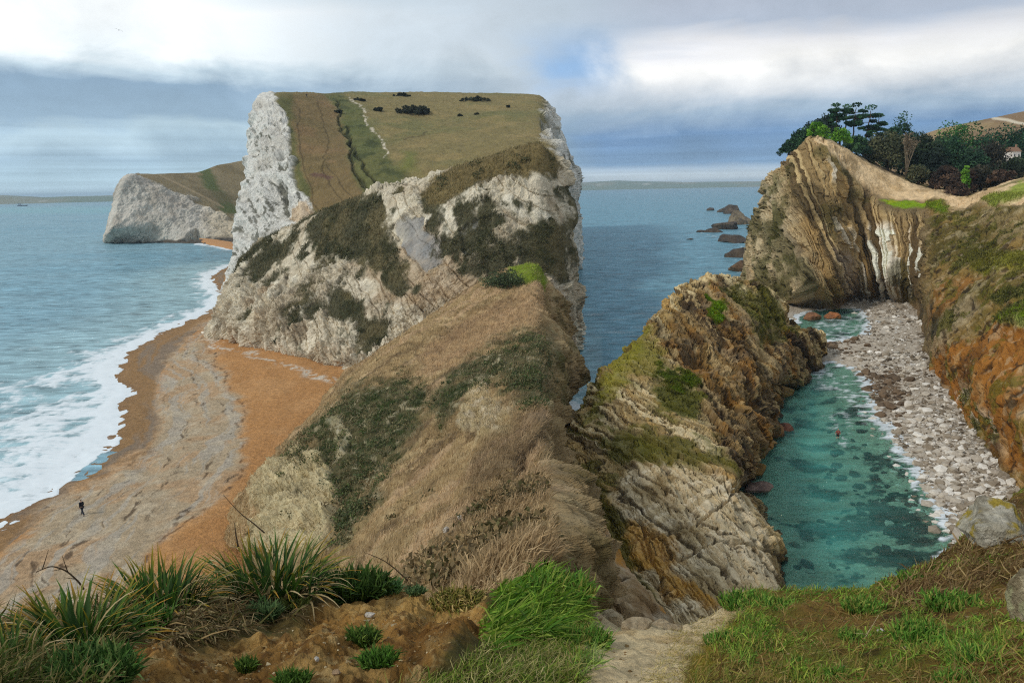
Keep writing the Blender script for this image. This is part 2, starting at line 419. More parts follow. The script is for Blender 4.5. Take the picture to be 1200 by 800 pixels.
wx, wy = px + 4 * fbm(p, .12, 5, .62), py + 4 * fbm(p, .12, 5, .62, off=9)
edge = [(200, 360), (262, 330), (280, 220), (290, 130), (298, 106), (312, 106), (322, 110), (333, 135), (340, 165), (345, 200), (350, 225), (366, 240), (367, 252), (356, 262), (345, 290), (340, 360)]
chalk = ss(pip(wx, wy, edge), -2, 2)
chalk = np.maximum(chalk, ss(px + 22 * fbm(p * np.array([1, 1, .5]), .05, 5, .65), 640, 652))
ax = np.array([.55, 0, .85]); sheared = np.stack([p @ unit((.8, .2, .45)) * .9, p[:, 1] * .35, p @ unit((-.5, 0, .85)) * .25], 1)
r = ridged(sheared, .22, 4)
dsp = chalk * (.25 + .75 * ss(py, 108, 135)) * (2.0 * r + 1.1 * fbm(p, .35, 4) + 1.6 * fbm(p, .06, 2)) + (1 - chalk) * (1.3 * fbm(p, .03, 3) + .35 * fbm(p, .3, 3))
# sheep-worn gullies down the slope
gul = (1 - chalk) * ss(3.4 - seg(wx, wy, [(408, 150), (412, 195), (436, 232)]), 0, 3) + (1 - chalk) * ss(3 - seg(wx, wy, [(395, 118), (400, 150), (418, 180), (440, 216), (452, 228)]), 0, 3)
dsp -= 1.0 * gul
dsp += ss(px, 632, 650) * 7 * fbm(p, .022, 5, .6)
G = shift(G, dsp)
c = np.tile(lin('8b7d52'), (len(p), 1))
c = lay(c, ss(fbm(p, .025, 4), -.05, .45) * .7, lin('76754a')); c = lay(c, ss(fbm(p * np.array([1, 1, 3]), .09, 4, off=3), .0, .5) * .55, lin('a08b5c'))
wx, wy = px + 9 * fbm(p, .05, 5, .65), py + 6 * fbm(p, .05, 5, .65, off=9)
brown = ss(pip(wx, wy, [(338, 110), (384, 110), (402, 150), (410, 200), (440, 240), (365, 275), (356, 215), (346, 165)]), -4, 6)
c = lay(c, brown * .7, lin('7d6644')); c = lay(c, brown * ss(fbm(p, .08, 4), 0, .5) * .7, lin('8f7450'))
c = lay(c, ss(pip(wx, wy, [(322, 108), (345, 112), (347, 165), (362, 225), (372, 270), (355, 280), (345, 200), (335, 140)]), -3, 5) * .8, lin('5c5f35'))
green = ss(pip(wx, wy, [(378, 108), (404, 110), (424, 130), (446, 160), (460, 188), (500, 215), (440, 240), (412, 215), (404, 165), (398, 135)]), -3, 6)
c = lay(c, green * .7, lin('5c6536')); c = lay(c, green * ss(fbm(p, .11, 4), 0, .4) * .7, lin('40482a'))
c = lay(c, gul * .8, lin('3f3f27'))
c = lay(c, ss(pip(wx, wy, [(470, 175), (488, 180), (495, 205), (475, 205)]), -6, 8) * .6, lin('66732f'))
for ln in ([(352, 125), (350, 165), (362, 215), (372, 250)], [(372, 120), (384, 160), (380, 205), (400, 240)], [(385, 195), (404, 225), (425, 245)], [(470, 161), (495, 156), (500, 152)]):
    c = lay(c, ss(1.3 - seg(wx * .5 + px * .5, wy * .5 + py * .5, ln), 0, .8) * .55, lin('4d4029'))
c = lay(c, ss(1.6 - seg(wx, wy, [(412, 117), (426, 134), (441, 156), (452, 172), (452, 178), (449, 186)]), 0, .9) * ss(fbm(p, .4, 3), -.35, .1), lin('d3c7ae'))
c = lay(c, ss(pip(wx, wy, [(364, 207), (374, 204), (390, 210), (384, 214)]), -1, 2) * .8, lin('6b4f45'))
c = lay(c, ss(pip(px, py, [(470, 200), (640, 160), (640, 230), (470, 240)]), -5, 15) * .4, lin('9c8458'))
cc = np.tile(lin('e2ded3'), (len(p), 1)); cc = lay(cc, ss(fbm(p, .08, 4), 0, .5) * .6, lin('c2bbad'))
veg = ss(fbm(sheared, .8, 5, .65) - .2 * r, .10, .42) * ss(fbm(p, .035, 3) + .6 * ss(py, 115, 190), -.25, .3); cc = lay(cc, veg * .85, lin('5c5a48'))
cc = lay(cc, ss(pip(wx, wy, [(340, 262), (350, 240), (362, 234), (368, 252), (352, 266)]), -2, 4) * .8, lin('dcbf98'))
c = c * (1 - chalk[:, None]) + cc * chalk[:, None]
terrain('white_headland', G, c, rock_far)

# ---- middle chalk cliff, patched with grass
rows = [
    [P(285, 400, 215)] + pz([(243, 395), (265, 401), (292, 412), (332, 424), (372, 437), (407, 447), (455, 465), (520, 475), (590, 470), (644, 455), (674, 440)], -1) + [P(640, 400, 300)],
    [P(290, 380, 215)] + pz([(248, 389), (268, 391), (294, 400), (334, 410), (374, 420), (408, 428), (455, 448), (520, 458), (590, 452), (640, 440), (672, 425)], 3) + [P(640, 390, 300)],
    [P(292, 360, 215), P(256, 368, 182), P(276, 364, 172), P(302, 368, 163), P(340, 372, 155), P(378, 380, 148), P(414, 388, 141), P(458, 405, 134), P(520, 412, 130), P(590, 405, 129), P(640, 395, 132), P(671, 392, 143), P(640, 380, 300)],
    [P(295, 338, 215), P(263, 348, 188), P(285, 338, 180), P(312, 336, 173), P(345, 332, 166), P(382, 338, 157), P(420, 345, 149), P(460, 360, 140), P(520, 362, 135), P(590, 352, 134), P(638, 340, 137), P(669, 350, 150), P(640, 360, 310)],
    [P(298, 318, 220), P(270, 328, 194), P(293, 312, 188), P(320, 306, 181), P(350, 298, 174), P(390, 295, 164), P(425, 300, 156), P(465, 305, 147), P(520, 302, 141), P(590, 292, 139), P(637, 280, 141), P(666, 308, 156), P(640, 330, 320)],
    [P(305, 300, 225), P(277, 312, 199), P(302, 291, 194), P(330, 278, 188), P(354, 268, 182), P(395, 255, 171), P(430, 255, 163), P(470, 252, 153), P(525, 240, 147), P(590, 226, 144), P(636, 215, 145), P(660, 262, 164), P(640, 290, 330)],
    [P(320, 290, 230), P(283, 306, 203), P(310, 284, 199), P(337, 269, 195), P(357, 257, 190), P(400, 242, 179), P(440, 226, 172), P(485, 211, 164), P(535, 190, 157), P(590, 175, 153), P(634, 161, 151), P(652, 215, 174), P(640, 270, 340)],
    [P(330, 300, 250), P(300, 310, 215), P(320, 290, 212), P(345, 276, 208), P(365, 264, 206), P(410, 250, 200), P(450, 235, 195), P(495, 222, 190), P(545, 206, 188), P(595, 195, 186), P(633, 190, 184), P(649, 222, 202), P(640, 270, 350)],
    [P(330, 330, 260), P(310, 330, 240), P(330, 320, 240), P(350, 310, 238), P(370, 300, 236), P(420, 290, 234), P(460, 280, 232), P(505, 270, 230), P(555, 260, 230), P(600, 255, 230), P(632, 250, 230), P(642, 260, 240), P(640, 280, 360)],
]
G = loft(rows, .9, .16); p = flat_of(G); px, py = proj(p)
big = fbm(p, .045, 4)
wx, wy = px + 13 * fbm(p, .09, 4) + 4 * fbm(p, .5, 2), py + 13 * fbm(p, .09, 4, off=9) + 4 * fbm(p, .5, 2, off=3)
G1 = [(262, 345), (275, 312), (300, 288), (355, 255), (362, 280), (345, 305), (335, 318), (300, 335), (285, 332)]
G2 = [(358, 262), (400, 238), (445, 218), (452, 238), (462, 270), (470, 300), (478, 320), (500, 345), (470, 360), (445, 328), (425, 315), (400, 312), (380, 325), (368, 310), (352, 290)]
G3 = [(390, 332), (415, 340), (448, 362), (462, 380), (440, 415), (424, 425), (418, 395), (398, 375), (385, 350)]
G4 = [(345, 345), (372, 330), (380, 350), (370, 372), (352, 370)]
G5 = [(485, 205), (530, 185), (630, 155), (660, 150), (660, 215), (600, 215), (560, 225), (530, 240), (505, 250), (490, 235)]
G6 = [(545, 300), (575, 290), (660, 250), (660, 330), (520, 335)]
g = np.full(len(p), -99.0)
for poly in (G1, G2, G3, G4, G5, G6): g = np.maximum(g, pip(wx, wy, poly))
gm = g + 13 * fbm(np.stack([p[:, 0] * 1.2, p[:, 1], p[:, 2] * .6], 1), .16, 5, .65) - 4
gm = np.where((wx > 505) & (wy < 335) & (wy > 225), np.maximum(gm * .6, 20 * fbm(p * np.array([1, 1, .55]), .16, 5, .68) + .5), gm)
gm = np.where((wx > 275) & (wx < 470), np.maximum(gm, 15 * fbm(p * np.array([1, 1, .6]), .2, 5, .65) - 7), gm)
grassm = ss(gm + 5 * fbm(p, .6, 4, .65), -5, 5)
s1, e1, j1, _ = blocks(p + .8 * fbm(p, .2, 2)[:, None], [(.5, -.2, .85), (.8, .5, -.3), (.2, -.9, .4)], (2.6, 3.5, 4.0))
rk = ridged(np.stack([p @ unit((.8, .3, .5)), p @ unit((.1, 1, .1)) * .6, p @ unit((-.5, -.2, .85)) * .45], 1), .28, 4)
gully = ridged(np.stack([p[:, 0] * .30 + 1.2 * fbm(p, .12, 3), p[:, 1] * .30, p[:, 2] * .09], 1), 1.6, 4, .6)
lum = .35 + 1.0 * ss(fbm(p, .07, 3, off=66), -.25, .3)
dsp = (1 - grassm) * (lum * (.6 * rk + .8 * gully + .45 * fbm(p, .7, 4)) + .25 * s1 - .5 * ss(e1, .12, 0)) + 1.0 * big + grassm * (.35 + .35 * fbm(p, .5, 3))
o6, e6, j6, _ = blocks(p + .5 * fbm(p, .3, 3)[:, None], [(.6, -.3, .75), (.7, .6, -.2), (-.3, .75, .6)], (1.3, 1.9, 2.2))
dsp += ss(p[:, 2], 22, 4) * (1 - grassm) * (.6 * o6 - .5 * ss(e6, .15, 0) - .25 * ss(j6, .12, 0)) + ss(p[:, 2], 6, 1) * (1 - grassm) * .8 * ridged(p, .2, 4)
slab = np.maximum(ss(pip(wx, wy, [(466, 266), (492, 258), (508, 275), (524, 283), (518, 318), (500, 322), (478, 300)]), -1, 3), ss(pip(wx, wy, [(535, 268), (560, 262), (582, 258), (572, 285), (560, 300), (543, 292)]), -1, 3))
slab *= 1 - .0 * grassm
dsp = dsp * (1 - .7 * slab) + ss(px, 632, 650) * 4.5 * fbm(p, .04, 5, .6)
G = shift(G, dsp)
c = np.tile(lin('d0c4ac'), (len(p), 1)); c = lay(c, ss(fbm(p, .1, 4, off=4), -.1, .5) * .8, lin('b7a78c')); c = lay(c, ss(fbm(p, .3, 3, off=7), .1, .5) * .5, lin('e2dac6'))
c = lay(c, ss(-rk * .5 - gully * .5 + .4 * fbm(p, .7, 3), .15, .7) * .75, lin('625942')); c = lay(c, ss(fbm(p, .07, 3, off=20), .2, .5) * .45, lin('a9865c'))
c = lay(c, ss(p[:, 2], 20, 5) * ss(fbm(p, .2, 5, .62, off=81), .05, .4) * .6, lin('8f7a5c')); c = lay(c, ss(p[:, 2], 2.2, .9) * .8, lin('e6dfcf'))  # tan blotches low on the cliff: shade of hollows put into the colour
c = lay(c, slab * (.75 + .4 * fbm(p, .4, 4, .6)), lin('93928f')); c = lay(c, slab * ss(fbm(p, .35, 4), 0, .4) * .6, lin('aaa69f'))
gc = np.tile(lin('67634a'), (len(p), 1)); gc = lay(gc, ss(fbm(p, .08, 4, off=14), -.1, .4), lin('7b7050')); gc = lay(gc, ss(fbm(p, .3, 3, off=24), .0, .4) * .7, lin('474a2f'))
gc = lay(gc, ss(pip(wx, wy, G5), 0, 10) * .9, lin('8a7850')); gc = lay(gc, ss(pip(wx, wy, [(640, 210), (560, 215), (500, 250), (540, 250), (640, 235)]), 0, 10) * .5, lin('625e44'))
c = lay(c, grassm, 0) + gc * grassm[:, None]
terrain('chalk_cliff', G, punch(c, 1.05, 1.25), rock_mid)

# ---- the near spur: dry grass flank running down to the beach
rows = [
    [P(268, 640, 62)] + pz([(262, 612), (272, 590), (296, 560), (330, 520), (372, 474), (415, 420), (470, 395), (520, 390), (570, 390), (640, 400), (676, 470)], 0) + [P(640, 400, 240)],
    [P(276, 640, 58), P(284, 618, 60), P(297, 586, 63), P(316, 556, 66), P(346, 524, 70), P(380, 491, 76), P(406, 452, 88), P(452, 408, 100), P(502, 368, 112), P(552, 336, 122), P(600, 322, 130), P(632, 325, 132), P(668, 400, 142)],
    [P(280, 645, 56), P(287, 610, 58), P(299, 579, 60), P(318, 550, 63), P(346, 519, 67), P(380, 487, 72), P(405, 447, 82), P(450, 401, 92), P(500, 360, 103), P(550, 329, 111), P(588, 308, 117), P(630, 291, 120), P(663, 385, 127)],
    [P(284, 655, 55), P(290, 625, 55), P(302, 600, 56), P(325, 572, 57), P(356, 545, 59), P(398, 512, 62), P(438, 472, 70), P(488, 428, 79), P(535, 392, 89), P(575, 362, 97), P(605, 345, 102), P(632, 332, 104), P(665, 420, 110)],
    [P(286, 700, 53), P(296, 665, 52), P(310, 640, 52), P(340, 612, 50), P(385, 590, 49), P(432, 560, 49), P(478, 522, 53), P(522, 478, 59), P(560, 442, 67), P(592, 415, 73), P(612, 402, 76), P(634, 392, 78), P(666, 470, 86)],
    [P(290, 760, 48), P(310, 720, 44), P(335, 690, 42), P(370, 662, 40), P(415, 636, 38), P(458, 606, 36), P(505, 572, 37), P(545, 535, 40), P(576, 505, 45), P(602, 480, 49), P(618, 470, 51), P(636, 462, 52), P(668, 530, 60)],
    [P(300, 850, 40), P(330, 790, 30), P(365, 750, 27), P(400, 715, 26), P(440, 690, 24), P(480, 660, 22), P(525, 630, 22), P(562, 598, 24), P(590, 570, 27), P(608, 552, 29), P(622, 545, 30), P(638, 540, 31), P(670, 595, 39)],
    [P(330, 950, 30), P(360, 880, 18), P(400, 830, 15), P(440, 785, 13.5), P(480, 750, 12.5), P(515, 720, 12), P(550, 690, 12), P(580, 660, 13.5), P(602, 636, 15), P(615, 622, 16), P(628, 615, 16.5), P(641, 610, 17), P(668, 690, 20)],
    [P(360, 1100, 20), P(400, 1000, 9), P(440, 930, 8.5), P(480, 880, 8), P(515, 840, 8), P(545, 800, 8), P(575, 760, 8), P(600, 725, 8.6), P(616, 700, 9.3), P(626, 688, 9.8), P(636, 680, 10.2), P(655, 690, 10.2), P(670, 800, 12.2)],
]
G = loft(rows, .9, .2); p = flat_of(G); px, py = proj(p)
wx, wy = px + 10 * fbm(p, .2, 5, .62), py + 10 * fbm(p, .2, 5, .62, off=9)
cream = ss(pip(wx, wy, [(286, 640), (300, 575), (322, 545), (352, 525), (372, 530), (395, 548), (398, 590), (385, 640), (330, 660)]), -3, 5)
scree = ss(pip(wx, wy, [(535, 462), (562, 452), (592, 470), (602, 488), (588, 512), (558, 516), (538, 500)]) + 7 * fbm(p, .8, 3), -3, 6)
scree = np.maximum(scree, ss(pip(wx, wy, [(385, 500), (405, 490), (412, 520), (398, 545)]) + 6 * fbm(p, .8, 3), 0, 6) * .8)
right_face = ss(px + 10 * fbm(p, .15, 4), 638, 652)
rk = ridged(np.stack([p @ unit((.8, .5, .2)) * 1.3, p @ unit((.1, 1, .1)) * .8, p @ unit((0, -.2, 1)) * .7], 1), .55, 4)
rmask = np.clip(cream + scree * .6 + right_face * .8, 0, 1)
dsp = rmask * (.85 * rk + .5 * fbm(p, 1.2, 4, .65)) + (1 - rmask) * (.40 * fbm(p, .35, 4) + .22 * fbm(p, 1.6, 3)) + .6 * fbm(p, .09, 2)
dsp += ss(px, 634, 652) * 2.6 * fbm(p, .07, 5, .6)
gull = ss(9 - seg(wx, wy, [(640, 500), (560, 590), (500, 660)]), 0, 8); dsp -= .5 * gull
G = shift(G, dsp)
c = np.tile(lin('a58d68'), (len(p), 1)); c = lay(c, ss(fbm(p, .25, 4, off=5), -.1, .5) * .7, lin('8a7352')); c = lay(c, ss(fbm(p, .9, 3, off=8), .05, .5) * .6, lin('bca680')); stk = np.stack([p[:, 0] * .55 - p[:, 1] * .25 - p[:, 2] * .3, p[:, 0] * .05, p[:, 1] * .06], 1); c = lay(c, ss(fbm(stk, 1.0, 4, .6), .12, .45) * .6, lin('6f5a42')); c = lay(c, ss(fbm(stk, 1.5, 4, .6, off=9), .15, .45) * .55, lin('c2a584'))
D1 = [(318, 560), (345, 522), (380, 487), (408, 460), (440, 448), (475, 432), (500, 455), (492, 500), (462, 530), (430, 560), (405, 600), (390, 575), (372, 545), (345, 540)]
D2 = [(500, 470), (535, 430), (575, 405), (640, 385), (660, 470), (615, 480), (600, 455), (560, 450), (535, 460), (520, 500)]
D3 = [(395, 600), (440, 560), (470, 520), (440, 590), (405, 640), (385, 640)]
dark = np.maximum(np.maximum(pip(wx, wy, D1), pip(wx, wy, D2)), pip(wx, wy, D3)) + 8 * fbm(p, .3, 3)
dark = ss(dark + 9 * fbm(p, .9, 4, .65), -10, 12); c = lay(c, dark * .85, lin('585a3c')); c = lay(c, dark * ss(fbm(p, 1.3, 3, .6, off=71), .3, .5) * .8, lin('b5aa8c')); c = lay(c, dark * ss(fbm(p, .6, 3, off=2), .05, .4) * .8, lin('3f4e26'))
pink = ss(pip(wx, wy, [(500, 400), (560, 365), (640, 330), (640, 375), (570, 405), (530, 425), (470, 460)]), -5, 10); c = lay(c, pink * .6, lin('ab8d6c'))
c = lay(c, ss(pip(wx, wy, [(592, 312), (625, 288), (660, 285), (660, 332), (612, 330)]), -2, 3), lin('7c8c34'))
c = lay(c, gull * .7, lin('5a4c3c')); c = lay(c, ss(pip(wx, wy, [(560, 520), (640, 470), (640, 520), (570, 560), (530, 600)]), -5, 10) * .5, lin('6a5743'))
rc = np.tile(lin('c3b592'), (len(p), 1)); rc = lay(rc, ss(-rk * .5 + .8 * fbm(p, 1.0, 4, .65), .05, .5) * .85, lin('5a5439')); rc = lay(rc, ss(fbm(p, .4, 3), .1, .5) * .5, lin('a8976d'))  # dark green specks, with the deep shade of recesses painted in
rc = lay(rc, scree * ss(fbm(p, 2.2, 2), .0, .4) * .8, lin('d8d0bb'))
rc = lay(rc, right_face * .8, lin('8c7450')); rc = lay(rc, right_face * ss(fbm(p, .3, 4, .6, off=13), .0, .4) * .7, lin('5f5a34'))
c = lay(c, rmask * .9, 0) + rc * (rmask * .9)[:, None]
terrain('grassy_spur', G, punch(c, 1.1, 1.25), turf_m)

# ---- right: the tilted limestone ridge in front of the cove
rows = [
    [P(630, 560, 86), P(672, 520, 92), P(700, 480, 102), P(742, 440, 114), P(775, 400, 134), P(825, 375, 146), P(880, 372, 154), P(925, 385, 158), P(968, 400, 156)],
    [P(635, 520, 76), P(676, 482, 82), P(704, 440, 92), P(748, 400, 104), P(782, 352, 122), P(832, 326, 132), P(880, 334, 139), P(922, 358, 145), P(962, 388, 149)],
    [P(640, 518, 70), P(690, 471, 78), P(716, 426, 88), P(757, 389, 100), P(790, 336, 118), P(835, 318, 127), P(880, 326, 134), P(920, 350, 140), P(953, 390, 143.5)],
    [P(645, 535, 66), P(700, 492, 71), P(735, 455, 79), P(772, 420, 90), P(806, 382, 106), P(845, 358, 118), P(886, 362, 127), P(924, 382, 135), P(957, 409, 141.5)],
    [P(650, 560, 61), P(708, 520, 66), P(750, 495, 71), P(786, 470, 79), P(822, 436, 92), P(866, 412, 106), P(900, 412, 115), P(928, 424, 123)] + pz([(948, 440)], -.5),
    [P(655, 590, 56), P(712, 552, 60), P(762, 522, 65.5), P(806, 505, 70), P(842, 486, 80), P(878, 466, 92), P(896, 462, 101), P(905, 462, 107)] + pz([(914, 466)], -.5),
    [P(665, 625, 51), P(718, 592, 55), P(775, 558, 60), P(822, 545, 63), P(856, 530, 68), P(874, 515, 77), P(886, 510, 83), P(897, 508, 87)] + pz([(908, 508)], -.5),
    [P(680, 660, 47), P(728, 628, 50), P(786, 598, 54.5), P(832, 585, 57.5), P(860, 572, 60.5), P(864, 562, 66), P(870, 562, 70), P(875, 562, 72.5)] + pz([(880, 564)], -.5),
    [P(700, 700, 43), P(740, 670, 45.5), P(795, 645, 49), P(838, 628, 52.5), P(868, 608, 56.5), P(876, 596, 60.5), P(881, 594, 64), P(885, 596, 66.5)] + pz([(889, 600)], -.5),
    [P(715, 735, 40), P(752, 712, 42), P(800, 692, 45), P(845, 678, 48), P(880, 658, 52), P(900, 640, 56), P(902, 638, 58.5), P(906, 640, 60.5)] + pz([(909, 645)], -.5),
    [P(735, 790, 37), P(775, 765, 38), P(815, 748, 40), P(855, 735, 43), P(892, 715, 47), P(912, 695, 51.5), P(917, 690, 54.5), P(921, 690, 57)] + pz([(925, 695)], -.5),
    [P(760, 860, 34), P(800, 840, 34), P(835, 820, 36), P(870, 805, 38.5), P(905, 785, 42), P(922, 765, 46), P(928, 755, 50), P(934, 750, 53)] + pz([(945, 745)], -3),
]
for r in rows: r.append(r[-1] + np.array([2.0, .5, -4.0]))
G = loft(rows, .75, .13, 1200); p = flat_of(G); px, py = proj(p)
wx, wy = px + 9 * fbm(p, .25, 5, .62), py + 9 * fbm(p, .25, 5, .62, off=9)
bed = unit((.42, -.62, .66)); j2 = unit((.75, .66, .1)); j3 = unit((-.45, .45, .77))
q = p + (.9 * fbm(p, .07, 3))[:, None] * np.array([.6, .6, 1.0]) + (.12 * fbm(p, .9, 3))[:, None]
o1, e1, jj, ib = blocks(q, [bed, j2, j3], (1.15, 4.5, 3.2))
o2, e2, jj2, _ = blocks(q * 1.0 + 3, [unit((.5, -.55, .67)), unit((.7, .7, .0)), j3], (.38, 1.4, 1.1))
front = ss(pip(wx, wy, [(712, 590), (742, 530), (775, 535), (810, 545), (856, 558), (880, 580), (922, 690), (850, 770), (740, 730)]), -4, 8)
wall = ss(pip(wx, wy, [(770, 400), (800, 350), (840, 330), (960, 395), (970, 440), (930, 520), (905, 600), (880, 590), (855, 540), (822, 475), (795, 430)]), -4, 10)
rk = ridged(p, .35, 4)
dsp = .55 * o1 + .2 * o2 - .45 * ss(e1, .16, 0) - .16 * ss(jj, .2, 0) - .12 * ss(e2, .08, 0) + .25 * fbm(p, .8, 4) + .7 * fbm(p, .14, 3) + (.3 + .6 * wall) * rk
sb = (wx * .80 - wy * .60) + 3.5 * fbm(p, .10, 4); sb2 = (wx * .60 - wy * .80) + 3 * fbm(p, .12, 4)
rb1, rf1, rh1 = bands(sb, 11.0); rb2, rf2, rh2 = bands(sb + 2 * fbm(p, .5, 3), 4.2)
rb3, rf3, rh3 = bands(sb2, 12.0)
rbk = hsh(np.floor(sb / 4.2), np.floor((wx * .6 + wy * .8 + hsh(np.floor(sb / 4.2)) * 40) / 13)) * 2 - 1
dsp = .35 * dsp + .42 * rb1 + .26 * rb2 + .2 * rbk - .6 * ss(rf1, .12, 0) - .3 * ss(rf2, .16, 0) + .25 * fbm(p, .5, 4)
lface = ss(pip(wx, wy, [(640, 520), (667, 488), (690, 470), (715, 425), (757, 386), (785, 415), (812, 450), (862, 548), (880, 580), (700, 610), (660, 600)]), -4, 10) * (1 - front)
sb4 = wy * .88 - wx * .47 + 4 * fbm(p, .08, 4); rb4, rf4, rh4 = bands(sb4, 8.5); rb5, rf5, rh5 = bands(sb4, 3.4)
dsp = dsp * (1 - .7 * front) * (1 - .72 * lface) + front * (.14 * rb3 - .22 * ss(rf3, .08, 0) + .05 * rb2) + lface * (.3 * rb4 + .09 * rb5 - .3 * ss(rf4, .12, 0))
# bedding steps on the bare front slab, with open cracks across it
q3 = p + (.5 * fbm(p, .15, 3))[:, None]
for ln in ([(738, 640), (770, 630), (800, 618), (838, 600), (862, 575)], [(760, 650), (800, 655), (840, 632), (870, 640), (905, 645)], [(800, 615), (840, 650), (868, 690)], [(740, 560), (778, 585), (800, 618)], [(850, 565), (880, 620), (905, 690)], [(748, 606), (790, 720)]):
    dsp -= .5 * front * ss(2.6 - seg(wx * .4 + px * .6, wy * .4 + py * .6, ln), 0, 2)
for (cx, cy, rx_, ry_, k) in ((938, 372, 20, 12, 2.0), (905, 548, 16, 10, 2.6), (918, 450, 12, 8, 2.), (892, 470, 10, 14, 1.6), (860, 470, 18, 12, 1.4), (820, 425, 22, 10, 1.4), (880, 572, 14, 9, 2.0), (900, 408, 16, 20, 1.2)):
    dsp -= k * np.exp(-(((wx - cx) / rx_) ** 2 + ((wy - cy) / ry_) ** 2))
for (cx, cy, rx_, ry_, k) in ((900, 478, 8, 6, .6), (892, 520, 8, 7, .5), (884, 545, 7, 6, .5), (904, 500, 7, 5, .6), (935, 445, 9, 6, 1.4), (925, 462, 8, 5, 1)):
    dsp += k * np.exp(-(((wx - cx) / rx_) ** 2 + ((wy - cy) / ry_) ** 2))
G = shift(G, dsp)
c = np.tile(lin('a38d66'), (len(p), 1)); c = lay(c, ss(fbm(p, .3, 4, off=1), -.1, .4) * .8, lin('7d6744')); c = lay(c, ss(o2, .1, .7) * .6, lin('b8a888'))
c = lay(c, ss(fbm(p, .22, 4, off=31), .12, .5) * .6, lin('a07d48'))
c = lay(c, ss(rh2, .6, .9) * .7, lin('cdbf9e')); c = lay(c, ss(rh2, .35, .1) * .75, lin('4a3a26')); c = lay(c, ss(rh1, .7, .95) * .5, lin('b98f4e'))
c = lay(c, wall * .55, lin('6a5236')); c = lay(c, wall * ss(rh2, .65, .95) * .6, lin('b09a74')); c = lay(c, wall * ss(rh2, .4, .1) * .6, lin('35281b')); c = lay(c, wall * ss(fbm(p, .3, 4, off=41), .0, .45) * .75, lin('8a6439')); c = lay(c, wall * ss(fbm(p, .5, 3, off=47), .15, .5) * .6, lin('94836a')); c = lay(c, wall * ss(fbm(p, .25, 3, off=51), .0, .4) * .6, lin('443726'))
fr = np.tile(lin('b5a78c'), (len(p), 1)); fr = lay(fr, ss(o2 + .5 * o1, -.1, .6) * .7, lin('cdc2ac')); fr = lay(fr, ss(fbm(p, .35, 4, off=61), -.05, .45) * .75, lin('8a7858')); fr = lay(fr, ss(fbm(p, .2, 4, off=71) + .4 * ss(wx, 800, 730), .2, .6) * .8, lin('a87f42'))
c = lay(c, lface * .75, lin('a08c68')); c = lay(c, lface * ss(rh5, .6, .9) * .7, lin('c8bb9e')); c = lay(c, lface * ss(rh5, .35, .1) * .7, lin('5c4b33')); c = lay(c, lface * ss(rh4, .6, .8) * ss(fbm(p, .3, 3), -.2, .2) * .75, lin('65622a')); c = lay(c, lface * ss(.1 - rf4, 0, .06) * .7, lin('3b2f20'))
crk = ss(-.5 * rf2 - .25 * rf1 + .35 * fbm(p, .9, 4, .65) + .05, .0, .22); fr = lay(fr, ss(rh3, .3, .05) * .6, lin('6f5e44')); fr = lay(fr, ss(.10 - rf3, 0, .06) * .7, lin('4a3c2a'))
c = lay(c, (1 - lface) * ss(.12 - rf1, 0, .08) * .7, lin('33271a')); c = lay(c, (1 - lface) * crk * .35, lin('3d3020'))  # dark joints and cracks, part of their shade put into the colour
c = c * (1 - front[:, None] * .9) + fr * front[:, None] * .9
def moss(poly, hexc, k=1.0, w=6, nz=10):
    global c
    m = ss(pip(wx, wy, poly) + nz * fbm(p, .7, 3), -w, w) * k; c = lay(c, m, lin(hexc)); return m
moss([(680, 500), (700, 440), (735, 395), (757, 383), (775, 400), (778, 440), (740, 436), (715, 470)], '7a7436', .65)
moss([(690, 480), (715, 425), (757, 386), (745, 420), (715, 450)], '86823c', .6)
moss([(770, 440), (812, 445), (826, 470), (812, 490), (780, 478)], '56571f', .9)
moss([(700, 515), (760, 500), (850, 530), (862, 552), (800, 540), (720, 540)], '5d5a22', .8)
moss([(670, 545), (700, 545), (720, 590), (745, 640), (770, 710), (735, 720), (700, 640), (675, 600)], '5b5320', .92)
moss([(826, 345), (842, 352), (850, 375), (836, 375)], '6a8f2a', .9, 3, 9)
moss([(845, 330), (905, 345), (935, 385), (915, 392), (880, 365), (850, 350)], '5c5a22', .8)
moss([(860, 355), (890, 365), (925, 400), (905, 405)], '54561f', .7)
moss([(775, 432), (800, 440), (815, 455), (790, 455)], '5a7a28', .7, 4, 9)
wet = ss(p[:, 2] + .5 * fbm(p, .5, 2), 1.6, .3); c = lay(c, wet * .75, lin('3f3426'))
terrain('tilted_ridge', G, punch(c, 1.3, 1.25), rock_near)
RIDGE = G

# ---- a smaller rock buttress below the path (lower left of the cove)
rows = [
    [P(610, 700, 30), P(628, 640, 38), P(660, 590, 38), P(700, 610, 37), P(716, 645, 34), P(735, 680, 31), P(770, 720, 27), P(800, 780, 22)],
    [P(610, 680, 30), P(634, 622, 35), P(662, 586, 35), P(692, 607, 34), P(703, 640, 31), P(720, 668, 28), P(748, 700, 24.5), P(780, 760, 20)],
    [P(620, 690, 27), P(645, 640, 31), P(668, 612, 31.5), P(690, 628, 31), P(700, 655, 29), P(716, 684, 26), P(742, 715, 23), P(770, 770, 19)],
    [P(620, 720, 22), P(645, 680, 25.5), P(668, 655, 26.5), P(688, 664, 26.5), P(698, 684, 25), P(712, 708, 23), P(736, 740, 20), P(765, 800, 17)],
    [P(620, 780, 17), P(645, 730, 19), P(668, 705, 20.5), P(688, 708, 20.5), P(700, 724, 20), P(714, 745, 18.5), P(736, 780, 16), P(760, 840, 14)],
    [P(620, 860, 13), P(645, 800, 14), P(668, 780, 14.5), P(690, 785, 14.5), P(704, 800, 14), P(718, 820, 13), P(738, 850, 12), P(760, 900, 11)],
]
G = loft(rows, .8, .16); p = flat_of(G); px, py = proj(p)
